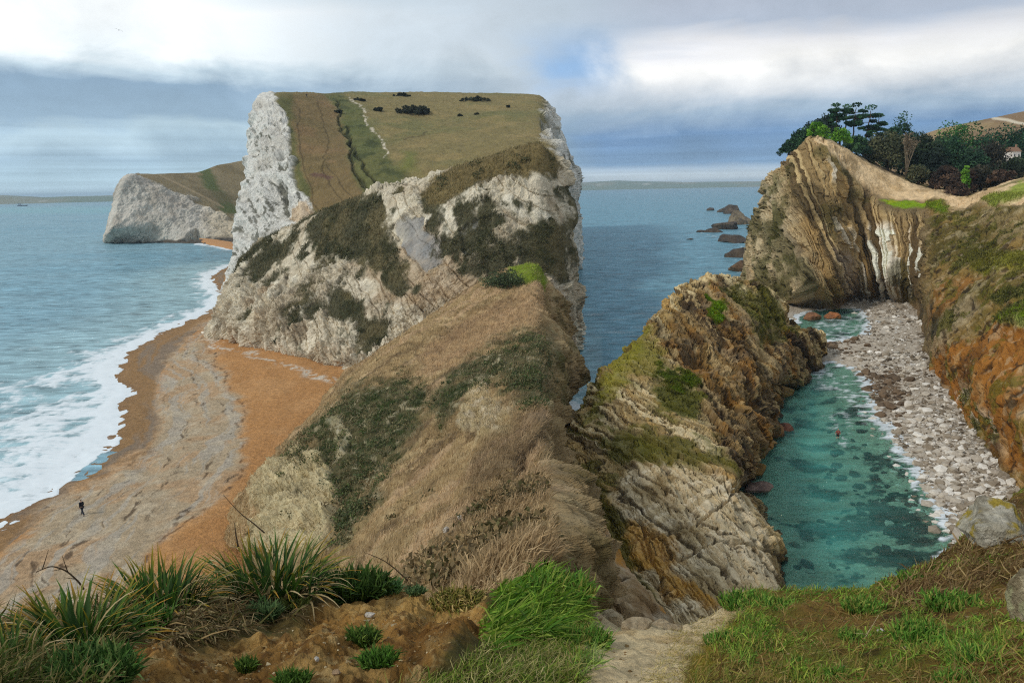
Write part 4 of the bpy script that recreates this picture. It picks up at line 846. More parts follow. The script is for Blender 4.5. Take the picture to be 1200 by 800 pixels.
sub = t.node('ShaderNodeMixShader'); t.put(sub.inputs[0], clr); t.put(sub.inputs[1], df.outputs[0]); t.put(sub.inputs[2], tp.outputs[0])
gl = t.node('ShaderNodeBsdfGlossy'); gl.inputs['Roughness'].default_value = .12; t.put(gl.inputs['Normal'], bp.outputs[0])
fr = t.node('ShaderNodeFresnel'); fr.inputs[0].default_value = 1.33; t.put(fr.inputs['Normal'], bp.outputs[0])
frs = t.math('MULTIPLY', fr.outputs[0], .75, clamp=True)
w1 = t.node('ShaderNodeMixShader'); t.put(w1.inputs[0], frs); t.put(w1.inputs[1], sub.outputs[0]); t.put(w1.inputs[2], gl.outputs[0])
fn = t.noise(mp.outputs[0], .9, 8, .72, .5); ff = t.maprange(t.math('ADD', fo, t.math('MULTIPLY', t.math('SUBTRACT', fn, .5), 2.2)), .25, 1.05)
ff = t.math('MULTIPLY', ff, t.maprange(fo, .02, .2))
fd = t.node('ShaderNodeBsdfDiffuse'); fnv = t.math('ADD', t.math('MULTIPLY', t.noise(mp.outputs[0], 2.2, 6, .7), .55), .50, clamp=True); t.put(fd.inputs[0], t.mix(fnv, (.42, .56, .62, 1), (.88, .91, .92, 1)))
w2 = t.node('ShaderNodeMixShader'); t.put(w2.inputs[0], ff); t.put(w2.inputs[1], w1.outputs[0]); t.put(w2.inputs[2], fd.outputs[0])
t.put(t.node('ShaderNodeOutputMaterial').inputs[0], w2.outputs[0])
q = grid_faces(len(dep), NA)[:, ::-1]
me = mesh_np('sea', p, q.ravel(), np.full(len(q), 4), body, wm, True, {'foam': foam, 'clear': clear})
link('sea', me, kind='structure')

# ---- the ledge we stand on: crumbling earth on the left, turf and a sandy path on the right
ex = [-420, -120, -60, 0, 60, 140, 220, 300, 400, 450, 520, 560, 600, 627, 667, 715, 770, 830, 880, 940, 1020, 1060, 1110, 1135, 1200, 1280, 1360, 1560, 1900]
ey = [790, 750, 740, 728, 702, 704, 694, 682, 672, 668, 684, 690, 676, 664, 700, 721, 729, 721, 693, 690, 688, 668, 640, 613, 566, 530, 500, 480, 460]
ed = [4.6, 4.3, 4.2, 4.2, 4.6, 4.5, 4.6, 4.8, 4.9, 4.9, 4.7, 4.6, 4.9, 5.1, 4.6, 4.4, 4.3, 4.5, 5.0, 5.2, 5.4, 5.8, 6.4, 7.0, 8.2, 9.4, 10.5, 12.5, 16]
R = [[], [], [], [], [], [], [], [], []]
for x, y, d in zip(ex, ey, ed):
    e = P(x, y, d); o = e - CAM; o[2] = 0; o = unit(o)
    R[0].append(P(x, 980, 1.35)); R[1].append(P(x, 800, 2.35)); R[2].append(P(x, 800 + (y - 800) * .45, 2.35 + (d - 2.35) * .42)); R[3].append(P(x, 800 + (y - 800) * .8, 2.35 + (d - 2.35) * .76)); R[4].append(e)
    R[5].append(e + o * .35 + [0, 0, -.45]); R[6].append(e + o * 1.0 + [0, 0, -2.2]); R[7].append(e + o * 5 + [0, 0, -12]); R[8].append(e + o * 26 + [0, 0, -34])
G = loft(R, .95, .14, 1500); p = flat_of(G); px, py = proj(p)
wx, wy = px + 12 * fbm(p, 2.2, 5, .62), py + 12 * fbm(p, 2.2, 5, .62, off=9)
earth = ss(pip(wx, wy, [(136, 900), (140, 760), (150, 735), (240, 745), (300, 735), (355, 720), (395, 690), (420, 660), (460, 655), (560, 680), (572, 720), (562, 765), (515, 795), (480, 815), (440, 900)]), -6, 6)
path = ss(pip(wx, wy, [(695, 735), (712, 700), (770, 715), (835, 705), (870, 712), (850, 740), (800, 780), (770, 900), (660, 900), (680, 790)]), -8, 8)
dsp = (.05 + .05 * earth) * fbm(p, 1.6, 4) + .02 * fbm(p, 9, 3) + earth * (.045 * ridged(p, 2.6, 4, .5) + .016 * ridged(p, 9, 3, .6) + .014 * fbm(p, 11, 4, .6) + .007 * fbm(p, 40, 3, .7)) + (1 - earth) * .03 * fbm(p, 5, 3)
def bump_at(cx, cy, rx_, ry_, k): return k * np.exp(-(((px - cx) / rx_) ** 2 + ((py - cy) / ry_) ** 2))
dsp += bump_at(425, 690, 50, 22, .12) + bump_at(330, 715, 45, 20, .10) + bump_at(520, 705, 45, 18, .10) + bump_at(250, 760, 50, 25, .06) - bump_at(525, 765, 38, 26, .16) - bump_at(470, 735, 16, 30, .07) - bump_at(390, 770, 30, 14, .05) - bump_at(180, 780, 30, 20, .05)
dsp += bump_at(60, 705, 30, 12, .08) + bump_at(740, 726, 20, 7, .08)
G = shift(G, dsp)
c = np.tile(lin('6b5c38'), (len(p), 1)); c = lay(c, ss(fbm(p, 2.0, 4), -.1, .4) * .7, lin('57542c'))
ec = np.tile(lin('ac8552'), (len(p), 1)); ec = lay(ec, ss(fbm(p, 1.2, 4, off=3), -.1, .4) * .8, lin('87653a')); ec = lay(ec, ss(fbm(p, 5, 3, off=8), .1, .4) * .5, lin('c9a871')); ec = lay(ec, ss(pip(wx, wy, [(390, 700), (420, 665), (470, 660), (560, 680), (560, 705), (480, 715), (440, 710)]), -8, 12) * .6, lin('cba970'))
ec = lay(ec, ss(fbm(p, 14, 3, .65, off=15), .1, .5) * .7, lin('694a2a')); ec = lay(ec, ss(fbm(p, 22, 3, .65, off=5), .3, .55) * .8, lin('c4a878')); ec = lay(ec, ss(pip(wx, wy, [(470, 735), (500, 725), (565, 740), (560, 785), (480, 790)]), -8, 12) * .5, lin('6e4a22'))
c = c * (1 - earth[:, None]) + ec * earth[:, None]
c = lay(c, ss(pip(wx, wy, [(20, 730), (45, 695), (75, 690), (95, 705), (80, 740), (40, 760)]), -4, 8), lin('ab8247'))
rt = ss(px, 640, 670)
rc = np.tile(lin('86693f'), (len(p), 1)); rc = lay(rc, ss(fbm(p, 1.6, 4, off=44), -.1, .35) * .9, lin('757a34')); rc = lay(rc, ss(fbm(p, 4, 3, off=47), .1, .4) * .6, lin('87703f')); rc = lay(rc, ss(fbm(p, 2.4, 4, off=49), .2, .45) * .7, lin('4a3520'))
rc = lay(rc, ss(pip(wx, wy, [(790, 735), (850, 705), (880, 715), (860, 780), (800, 820), (740, 820)]), -10, 20) * .7, lin('93833a'))
rc = lay(rc, ss(pip(wx, wy, [(1030, 700), (1060, 668), (1110, 640), (1140, 612), (1300, 540), (1300, 700), (1160, 690), (1080, 720)]), -6, 10) * .75, lin('705536'))
rc = lay(rc, path, lin('dcc8a2')); rc = lay(rc, path * ss(fbm(p, 2.5, 4, off=3), .0, .4) * .6, lin('bda277'))
rc = lay(rc, ss(pip(wx, wy, [(665, 700), (700, 695), (760, 712), (800, 722), (800, 740), (740, 745), (700, 740)]), -6, 8) * .7, lin('c9b897'))
c = c * (1 - rt[:, None]) + rc * rt[:, None]
below = ss(dist(p) - np.interp(px, ex, ed), .25, .8); c = lay(c, below * .8, lin('8f7a55'))
terrain('clifftop_ledge', G, punch(c, 1.15, 1.1), earth_m)

# ================================================================== GROUND COVER
leaf_m = surf_mat('leaf', 3.0, 0, 0, .75, .06, .25, translucent=.25, detail=2)
def cols_of(n, *pal):
    base = np.array([lin(h) for h in pal]); i = rng.randint(len(pal), size=n); return base[i] * rng.uniform(.7, 1.35, (n, 1))
def cover(name, src, wfun, n, lmin, lmax, wk, lean, cfun, bend=.6, up=.5):
    i, pos, nr, cc = pick(src, wfun, n); d = np.linalg.norm(pos - CAM, axis=1)
    pos = pos + rng.normal(size=(n, 3)) * (d * .0006)[:, None]
    L = rng.uniform(lmin, lmax, n); px, py = proj(pos)
    return grass_field(name, pos, nr, L, np.maximum(L * .05, d * wk), np.array(lean) + rng.normal(size=(n, 3)) * .25, cfun(n, px, py, cc), leaf_m, bend, 'stuff', up=up)
def tint(k0, k1, mixp, *pal):
    def f(n, px, py, cc):
        return cc * rng.uniform(k0, k1, (n, 1)) * (1 - mixp) + cols_of(n, *pal) * mixp
    return f
cover('dry_grass', 'grassy_spur', lambda V, x, y: (x < 645) * (dist(V) < 135) * (1 - .85 * ss(pip(x, y, [(286, 640), (300, 575), (322, 545), (352, 525), (372, 530), (395, 548), (398, 590), (385, 640), (330, 660)]), -3, 8)), 70000, .18, .55, .0006, (.45, .1, .1), tint(.65, 1.7, .40, 'b89c76', '9c8260', 'cdb28c', '786248'))
cover('dry_grass', 'chalk_cliff', lambda V, x, y: ss(.30 - SURF['chalk_cliff'][2].mean(1), 0, .10) * (x < 660), 42000, .4, 1.0, .0006, (.3, .1, .2), tint(.7, 1.5, .4, '6c6848', '8a7c56', '585a3c'))
cover('moss', 'tilted_ridge', lambda V, x, y: ss(SURF['tilted_ridge'][2][:, 1] - SURF['tilted_ridge'][2][:, 0] * .93, 0, .02), 34000, .12, .40, .0005, (.1, 0, .2), tint(.6, 1.6, .3, '5d5c22', '4a4a1c', '7c7a2c'))
cover('turf', 'folded_cliff', lambda V, x, y: (x > 1085) * (x < 1230) * (y > 225) * ss(SURF['folded_cliff'][2][:, 1] - SURF['folded_cliff'][2][:, 0] * .8, 0, .02), 26000, .2, .6, .0006, (.1, -.1, .2), tint(.6, 1.6, .35, '5f5c28', '7d7a34', '4b4a22', '8b8040'))
def leaves_mesh(name, cen, rad, n_per, size, pal, mat, flat=.0, parent=None, seed=0, kind=None):
    """crown: many small leaf faces spread through clumps; every clump has its own tone"""
    r = np.random.RandomState(seed); m = len(cen); n = m * n_per
    d = r.normal(size=(n, 3)); d /= np.linalg.norm(d, axis=1)[:, None]; k = np.repeat(np.arange(m), n_per)
    rr = np.asarray(rad)[k] * r.uniform(.45, 1.05, n) ** .6
    p = np.asarray(cen)[k] + d * rr[:, None] * np.array([1, 1, 1 - flat])
    a = r.normal(size=(n, 3)) + d * .4; a /= np.linalg.norm(a, axis=1)[:, None]; b = np.cross(a, d + r.normal(size=(n, 3)) * .6); b /= np.linalg.norm(b, axis=1)[:, None] + 1e-9
    s = size * r.uniform(.6, 1.3, n)[:, None]
    V = np.stack([p - a * s, p + b * s * .55, p + a * s, p - b * s * .55], 1).reshape(-1, 3)
    pc = np.array([lin(h) for h in pal]); tone = r.uniform(.7, 1.35, m)
    C = (pc[r.randint(len(pal), size=m)] * tone[:, None])[k] * r.uniform(.75, 1.3, (n, 1)); C = np.repeat(C, 4, 0)
    me = mesh_np(name, V, np.arange(4 * n), np.full(n, 4), C, mat, False)
    return link(name, me, parent, kind=kind)
def scrub(name, src, wfun, n, r0, r1, size, pal, seed):
    i, pos, nr, cc = pick(src, wfun, n); r = np.random.RandomState(seed); rad = r.uniform(r0, r1, n)
    return leaves_mesh(name, pos + nr * (rad * .25)[:, None], rad, 26, size, pal, leaf_m, .3, None, seed, 'stuff')
D_ALL = lambda V, x, y: np.maximum(np.maximum(ss(pip(x, y, D1), -6, 8), ss(pip(x, y, D2), -6, 8)), ss(pip(x, y, D3), -6, 8)) * (fbm(V, .5, 3) > -.15)
scrub('scrub', 'grassy_spur', lambda V, x, y: D_ALL(V, x, y) * (fbm(V, .9, 3, .6) > -.05), 1300, .18, .55, .085, ['5a5f3c', '4a5432', '6c6c46', '4a5a2c', '7d7450'], 3)
scrub('scrub', 'grassy_spur', lambda V, x, y: (x > 300) * (x < 640) * (dist(V) < 125) * (fbm(V, .25, 3) > .45), 500, .2, .5, .085, ['6a5a3c', '7d6a48', '55502e', '8f7a54'], 4)
scrub('scrub', 'chalk_cliff', lambda V, x, y: ss(.28 - SURF['chalk_cliff'][2].mean(1), 0, .05) * (x < 650) * (fbm(V, .2, 3) > .25), 600, .4, .9, .18, ['4f5034', '5f5c3c', '3f452a'], 5)
scrub('scrub', 'folded_cliff', lambda V, x, y: (x > 1080) * (x < 1230) * (y > 255) * (fbm(V, .15, 3) > .2) * ss(SURF['folded_cliff'][2][:, 1] - SURF['folded_cliff'][2][:, 0] * .75, 0, .02), 700, .2, .6, .12, ['5c5a2a', '6f6a34', '48481f', '7d7a3c'], 6)
scrub('scrub', 'tilted_ridge', lambda V, x, y: ss(SURF['tilted_ridge'][2][:, 1] - SURF['tilted_ridge'][2][:, 0] * .93, 0, .02) * (fbm(V, .5, 3) > .3), 500, .12, .35, .07, ['5d5c24', '6f7030', '47481c'], 7)
LW = [(560, 740), (580, 690), (600, 672), (627, 650), (672, 690), (668, 720), (640, 745), (600, 750), (575, 760)]
LAWN = [(440, 815), (480, 790), (530, 780), (570, 750), (640, 735), (672, 730), (690, 820)]
grL = [(-60, 730), (40, 735), (138, 740), (142, 820), (-60, 820)]
# meadow on the left of the ledge
cover('long_grass', 'clifftop_ledge', lambda V, x, y: ss(pip(x, y, LW), -4, 6), 9000, .10, .26, .0006, (.55, -.1, .1), tint(.6, 1.2, .85, '5f8a1e', '789a2e', '4c7a18', '93a846', '3d6a16'), .7)
cover('meadow_grass', 'clifftop_ledge', lambda V, x, y: ss(pip(x, y, LAWN), -4, 10), 16000, .03, .09, .0006, (.2, .1, 0), tint(.6, 1.2, .85, '8a9440', '6f8a2c', 'a8a060', 'b5aa74', '56761f'))
cover('meadow_grass', 'clifftop_ledge', lambda V, x, y: ss(pip(x, y, grL), -6, 10), 14000, .04, .14, .0006, (.2, .1, 0), tint(.6, 1.2, .85, '5b5f2a', '44601c', '8a7c4e', '3a4a1a', 'a2905e'))
cover('dead_grass', 'clifftop_ledge', lambda V, x, y: ss(pip(x, y, [(130, 755), (138, 705), (200, 695), (290, 690), (345, 690), (360, 715), (300, 735), (240, 748)]), -6, 8), 13000, .05, .20, .0005, (.3, -.3, -.1), tint(.6, 1.2, .9, '7a6540', '947c52', '5b4a2f', 'a5936a', '55552a'), .8)
cover('dead_grass', 'clifftop_ledge', lambda V, x, y: ss(pip(x, y, [(-60, 700), (60, 690), (140, 685), (140, 740), (60, 760), (-60, 750)]), -6, 8), 4000, .05, .22, .0005, (.3, -.1, 0), tint(.6, 1.2, .9, '8d7648', 'a99468', '6b5a34', '56602a'), .8)
# heath and turf on the right
earthy = lambda V, x, y: (x > 668) * (1 - ss(pip(x, y, [(695, 735), (712, 700), (770, 715), (835, 705), (870, 712), (850, 740), (800, 780), (770, 900), (660, 900), (680, 790)]), -14, 4)) * (dist(V) < np.interp(x, ex, ed) + .35)
cover('herbs', 'clifftop_ledge', lambda V, x, y: earthy(V, x, y) * ss(fbm(V, 2.2, 4, .62), .02, .3), 26000, .025, .07, .0016, (.1, .1, 0), tint(.6, 1.4, .8, '6f9a30', '5a8428', '8fae3e', '4a7224', 'a5b04c', '8a7a40'), .5)
cover('heath', 'clifftop_ledge', earthy, 44000, .03, .09, .0005, (.1, .1, 0), tint(.6, 1.4, .65, '8a6c42', 'a08450', '664c2c', '737c34', '96943f', 'b89f6a', '5f8034'), .75)
GR = [[(860, 705), (885, 688), (905, 700), (895, 740), (865, 735)], [(905, 690), (1000, 688), (1010, 700), (930, 705)], [(995, 712), (1005, 690), (1030, 690), (1032, 722)], [(1050, 740), (1060, 715), (1090, 725), (1100, 760), (1060, 770)], [(845, 735), (900, 745), (880, 790), (850, 770)], [(668, 735), (700, 730), (706, 760), (690, 800), (668, 800)], [(1100, 740), (1150, 730), (1160, 770), (1110, 790)]]
cover('green_turf', 'clifftop_ledge', lambda V, x, y: sum(ss(pip(x + 6 * fbm(V, 5, 2), y, g_), -5, 6) for g_ in GR), 15000, .03, .10, .0006, (.1, .1, 0), tint(.6, 1.4, .85, '5f8f2c', '4a7d28', '82a63a', '3f6e22', '9cb24c'), .6)
cover('straw', 'clifftop_ledge', lambda V, x, y: ss(pip(x, y, [(1030, 700), (1060, 672), (1110, 645), (1140, 618), (1300, 560), (1300, 700), (1160, 690), (1080, 720)]), -6, 10), 16000, .06, .20, .0005, (.3, .2, -.1), tint(.6, 1.4, .75, '7d6340', '997f56', '5d4629', 'b09868'), .8)
cover('lichen_turf', 'clifftop_ledge', lambda V, x, y: ss(pip(x, y, [(790, 740), (850, 708), (880, 715), (860, 780), (800, 820), (740, 820)]), -8, 12), 9000, .02, .05, .0006, (.1, .1, 0), tint(.6, 1.4, .7, '93863c', '7a7430', 'aa9c52', '5b6a26'), .6)

# ================================================================== THINGS
def ico(sub):
    import bmesh
    bm = bmesh.new(); bmesh.ops.create_icosphere(bm, subdivisions=sub, radius=1.0)
    v = np.array([x.co[:] for x in bm.verts]); f = np.array([[q.index for q in x.verts] for x in bm.faces]); bm.free(); return v, f
ICO = {k: ico(k) for k in (1, 2, 3, 5)}
def rock_mesh(name, dims, seed, pal, sub=2, mat=None, planes=11, nz=.10, lichen=None):
    r = np.random.RandomState(seed); v, f = ICO[sub]
    n = r.normal(size=(planes, 3)); n /= np.linalg.norm(n, axis=1)[:, None]; h = r.uniform(.62, 1.0, planes)
    dt = v @ n.T; rad = np.min(np.where(dt > .05, h / np.maximum(dt, .05), 9), axis=1); rad = np.minimum(rad, 1.25)
    q = v * rad[:, None]; q = q * (1 + nz * fbm(q + seed, 2.2, 4)[:, None])
    q = q * np.array(dims); 
    c = np.tile(lin(pal[0]), (len(q), 1))
    for k, hx in enumerate(pal[1:]): c = lay(c, ss(fbm(q / max(dims) + seed, 2.0 + k, 4, off=k * 7), -.05, .35) * .8, lin(hx))
    if lichen: c = lay(c, ss(fbm(q / max(dims) + seed, 2.6, 4, off=31), .12, .35), lin(lichen))
    return mesh_np(name, q, f.ravel(), np.full(len(f), 3), c, mat or rock_near)
def tag(o, label, cat, group=None):
    o['label'] = label; o['category'] = cat
    if group: o['group'] = group
    return o
def tube_np(pts, rad, k=6):
    pts = np.asarray(pts, float); n = len(pts); tg = np.gradient(pts, axis=0); tg = tg / np.linalg.norm(tg, axis=1)[:, None] + 1e-9
    ref = np.where(np.abs(tg[:, 2:3]) > .9, [[1, 0, 0]], [[0, 0, 1]]); a = np.cross(tg, ref); a /= np.linalg.norm(a, axis=1)[:, None]; b = np.cross(tg, a)
    an = np.linspace(0, 2 * np.pi, k, endpoint=False)
    v = pts[:, None] + np.asarray(rad, float)[:, None, None] * (np.cos(an)[None, :, None] * a[:, None] + np.sin(an)[None, :, None] * b[:, None])
    i = np.arange(n * k).reshape(n, k); j = np.roll(i, -1, 1)
    q = np.stack([i[:-1], j[:-1], j[1:], i[1:]], -1).reshape(-1, 4)
    caps = np.stack([np.concatenate([i[-1]])]) if k == 4 else None
    v = np.concatenate([v.reshape(-1, 3), pts[[0, -1]]]); c0, c1 = n * k, n * k + 1
    tri = np.concatenate([np.stack([j[0], i[0], np.full(k, c0)], -1), np.stack([i[-1], j[-1], np.full(k, c1)], -1)])
    return v, q, tri
def tubes(name, items, color, mat, parent=None, smooth=True, **props):
    V, FL, SZ, off = [], [], [], 0
    for pts, rad, k in items:
        v, q, t3 = tube_np(pts, rad, k); V.append(v); FL += [(q + off).ravel(), (t3 + off).ravel()]; SZ += [np.full(len(q), 4), np.full(len(t3), 3)]; off += len(v)
    V = np.concatenate(V); me = mesh_np(name, V, np.concatenate(FL), np.concatenate(SZ), np.tile(lin(color), (len(V), 1)) * rng.uniform(.8, 1.2, (len(V), 1)), mat, smooth)
    return link(name, me, parent, **props)
bark_m = surf_mat('bark', 2.0, .6, .05, .95, .2)
def tree(name, label, cat, px, top, d, halfw, kind, pal, group=None, lean=0.0, seed=0, base_d=None):
    r = np.random.RandomState(seed + 100)
    T = P(np.array(float(px)), np.array(float(top)), d); gz = min(ground_z('folded_cliff', T[0], T[1]), T[2] - 3) - .3
    h = T[2] - gz; wd = halfw * d / F
    root = empty(name, (T[0] - lean * h, T[1], gz), label, cat, group)
    if kind == 'pine':
        tr = [(0, 0, 0), (.04 * h * lean * 3, 0, h * .3), (lean * h * .5, .1, h * .62), (lean * h, 0, h * .9)]
        tr = np.array([np.interp(np.linspace(0, 3, 9), range(4), [q[i] for q in tr]) for i in range(3)]).T + r.normal(size=(9, 3)) * .12
        items = [(tr, np.linspace(.32, .1, 9), 7)]; cen, rad = [], []
        for j in range(13):
            f = r.uniform(.6, 1.0); s = tr[min(8, int(f * 8))]; an = r.uniform(0, 6.28); L = wd * r.uniform(.35, 1.0) * min(1.0, max(.5, 1.25 - 2 * abs(f - .78)))
            e = s + np.array([math.cos(an) * L, math.sin(an) * L, r.uniform(.1, .9)])
            items.append((np.array([s, (s + e) / 2 + [0, 0, -.15], e]), [.1, .07, .03], 5)); cen += [e, s * .35 + e * .65 + [0, 0, .25]]; rad += [wd * r.uniform(.2, .38), wd * r.uniform(.18, .3)]
        cen.append(np.array([lean * h, 0, h * .95])); rad.append(wd * .4)
        tubes('trunk', items, '4b3c2d', bark_m, root); leaves_mesh('crown', np.array(cen), rad, 90, .34, pal, leaf_m, .55, root, seed)
    elif kind == 'bare':
        items = []
        for j in range(16):
            an = r.uniform(0, 6.28); w0 = wd * r.uniform(.15, 1); e = np.array([math.cos(an) * w0, math.sin(an) * w0, h * r.uniform(.6, 1.0)]); m_ = e * np.array([.35, .35, .5])
            items.append((np.array([[0, 0, 0], m_, e]), [.12, .07, .025], 5))
            for k in range(5):
                f = r.uniform(.4, .95); s = m_ + (e - m_) * f; items.append((np.array([s, s + r.normal(size=3) * wd * .16 + [0, 0, h * .1]]), [.05, .02], 4))
        tubes('trunk', items[:1], pal[0], bark_m, root); tubes('branches', items[1:], pal[0], bark_m, root)
        leaves_mesh('crown', np.array([it[0][-1] for it in items]), np.full(len(items), wd * .14), 12, .2, pal, leaf_m, 0, root, seed)
    else:
        nb = 6; items = [(np.array([(0, 0, 0), (lean * h * .2, 0, h * .3), (lean * h * .5, 0, h * .6)]), [.35, .28, .15], 7)]
        for j in range(nb):
            an = j * 6.28 / nb + r.uniform(-.3, .3); items.append((np.array([(lean * h * .2, 0, h * .28), (lean * h * .4 + math.cos(an) * wd * .5, math.sin(an) * wd * .5, h * r.uniform(.45, .7))]), [.16, .05], 5))
        m = 64 if kind == 'round' else 48; u = r.normal(size=(m, 3)); u /= np.linalg.norm(u, axis=1)[:, None]; u[:, 2] = np.abs(u[:, 2]) * 1.6 - .75
        ell = np.array([wd, wd, h * .5]); cz = h * .50
        cen = u * ell * r.uniform(.6, .92, (m, 1)) * (1 + .25 * r.normal(size=(m, 1))).clip(.6, 1.15) + [lean * h * .5, 0, cz]
        cen[:, 0] += lean * (cen[:, 2] - cz); cen[:, 2] = np.minimum(cen[:, 2], h * .93)
        rad = np.minimum(wd, h * .5) * r.uniform(.26, .46, m)
        tubes('trunk', items, '43372a', bark_m, root); leaves_mesh('crown', cen, rad, 62, .40 if wd > 3.5 else .27, pal, leaf_m, .15, root, seed)
    return root
DG = ['2c4a34', '3a5c3c', '223c2c', '48683e']; OG = ['4c5238', '5e6044', '3e4632', '6e6e4c']; BG = ['5f8f28', '7aa834', '4a7820']; PG = ['345a3c', '284a34', '456c44', '20402c']; BR = ['4a3a2e', '5a4638', '3a3028', '6a5442']; RG = ['38662e', '487a34', '2c5628']
tree('pine_tree', 'leftmost tall pine of the grove on the cliff top, leaning over shrubs', 'tree', 980, 120.5, 256, 12, 'pine', PG, lean=-.05, seed=1)
tree('pine_tree', 'slender pine with bare trunk, second from the left in the grove', 'tree', 993, 121.5, 268, 11, 'pine', PG, lean=.02, seed=2)
tree('pine_tree', 'tallest flat-topped pine in the middle of the cliff top grove', 'tree', 1004, 119.5, 262, 13, 'pine', PG, lean=.03, seed=3)
tree('pine_tree', 'spreading pine with wide right-hand boughs at the end of the grove', 'tree', 1021, 122.5, 270, 15, 'pine', PG, lean=.06, seed=4)
tree('pine_tree', 'shorter pine tucked under the wide boughs of the spreading pine', 'tree', 1031, 132, 280, 11, 'pine', PG, lean=.08, seed=5)
tree('windswept_tree', 'low wind-clipped dark tree nearest the sea on the cliff crest', 'tree', 930, 161, 238, 10, 'dense', DG, lean=.25, seed=6)
tree('windswept_tree', 'wind-clipped dark tree sloping up behind the pale rock summit', 'tree', 943, 149, 246, 13, 'dense', DG, lean=.25, seed=7)
tree('windswept_tree', 'taller wind-clipped tree sloping up to the pine trunks', 'tree', 960, 138, 254, 15, 'dense', ['26372b', '33453a', '1e2d25'], lean=.22, seed=8)
tree('windswept_tree', 'grey-green wind-clipped tree directly left of the tall pines', 'tree', 974, 129.5, 262, 13, 'dense', ['2d3d33', '3c4a3c', '222f28'], lean=.18, seed=9)
tree('shrub', 'bright green shrub topping the pale summit of the folded cliff', 'shrub', 958, 143, 232, 12, 'dense', BG, seed=10)
tree('shrub', 'smaller bright green shrub under the pine trunks', 'shrub', 985, 150, 240, 12, 'dense', BG, seed=11)
tree('shrub', 'dark scrub filling the gap below the leaning pine trunks', 'shrub', 1005, 158, 250, 13, 'dense', DG, seed=12)
tree('shrub', 'grey-green scrub below the spreading pine', 'shrub', 1026, 160, 258, 13, 'dense', OG, seed=13)
tree('oak_tree', 'round dark evergreen oak standing clear against the sky right of the pines', 'tree', 1058, 131, 285, 16, 'round', DG, seed=14)
tree('oak_tree', 'rounded grey-green oak at the edge of the pale bare slope', 'tree', 1044, 152, 256, 20, 'round', OG, seed=15)
tree('oak_tree', 'dark domed oak right of the pale leafless tree', 'tree', 1086, 150, 262, 19, 'round', ['2b3a28', '3a4a30', '222f22'], seed=16)
tree('oak_tree', 'fresh green spreading tree standing before the bare brown hill', 'tree', 1124, 137.5, 300, 25, 'round', RG, seed=17)
tree('oak_tree', 'dark blue-green tree just below the fresh green spreading one', 'tree', 1121, 159, 268, 20, 'round', DG, seed=18)
tree('oak_tree', 'wide dark green tree before the pale track on the hill', 'tree', 1172, 143, 310, 24, 'round', PG, seed=19)
tree('oak_tree', 'dark green tree cut by the right edge above the house', 'tree', 1200, 144, 315, 18, 'round', PG, seed=20)
tree('oak_tree', 'sombre brownish tree left of the white house', 'tree', 1160, 166, 272, 22, 'round', ['3b3a2c', '4d4636', '2e2e24'], seed=21)
tree('oak_tree', 'olive round-headed tree behind the white house', 'tree', 1199, 156, 330, 16, 'round', ['6a6a34', '57592c', '7c7840'], seed=22)
tree('oak_tree', 'dusky tree in the hollow under the blue-green one', 'tree', 1098, 176, 255, 17, 'round', ['27352a', '354534', '1e2a22'], seed=23)
tree('oak_tree', 'dark tree below the house at the right edge of the wood', 'tree', 1190, 184, 258, 17, 'round', ['2f3d2a', '3f4c32', '26301f'], seed=24)
tree('bare_tree', 'pale leafless multi-stemmed tree between two rounded oaks', 'tree', 1065, 156, 250, 10, 'bare', ['8a7a64', '776852'], seed=25)
tree('oak_tree', 'dark rounded tree filling the gap left of the fresh green tree', 'tree', 1103, 152, 285, 17, 'round', DG, seed=26)
tree('oak_tree', 'dark green tree right of the fresh green one, before the hill', 'tree', 1147, 149, 300, 17, 'round', PG, seed=27)
tree('oak_tree', 'deep green tree low between the blue-green and sombre trees', 'tree', 1142, 172, 262, 17, 'round', ['2f4a34', '3d5a3c', '26402c'], seed=28)
tree('oak_tree', 'dark tree behind the pale leafless one', 'tree', 1070, 148, 275, 16, 'round', DG, seed=29)
tree('oak_tree', 'dark ragged tree between the pines and the round oak', 'tree', 1043, 143, 290, 13, 'round', PG, seed=30)
for k, (x, y, d, hw, pal, lb) in enumerate(((1078, 190, 246, 11, OG, 'grey-green bush on the upper edge of the pale slope'), (1110, 193, 246, 13, BR, 'brown leafless scrub under the dusky tree'), (1130, 198, 242, 14, BR, 'russet brown scrub above the hollow in the pale crest'), (1152, 194, 246, 16, ['3c3a2a', '4a4434', '2d2b22'], 'dark brown bush between the hollow and the sombre tree'), (1176, 198, 240, 14, BR, 'reddish brown scrub at the foot of the wood by the green path'), (1133, 189, 238, 5, BG, 'small vivid green bush lighting up the dark wood'), (1205, 200, 240, 15, ['4a4a30', '5a5638', '3a3a28'], 'olive scrub cut by the right edge below the wood'), (1123, 212, 236, 11, BR, 'dark brown bush in the dip of the pale crest'))):
    tree('bush', lb, 'bush', x, y, d, hw, 'dense', pal, seed=40 + k)

def on_surface(src, px, py):
    """the visible point of a surface at a place in the photograph"""
    V = SURF[src][0]; vx, vy = proj(V); d2 = (vx - px) ** 2 + (vy - py) ** 2; ok = (((V - CAM) @ _f) > 0) & (d2 < max(6, d2.min() * 1.5 + 1)); return V[np.argmin(np.where(ok, dist(V), 1e9))]
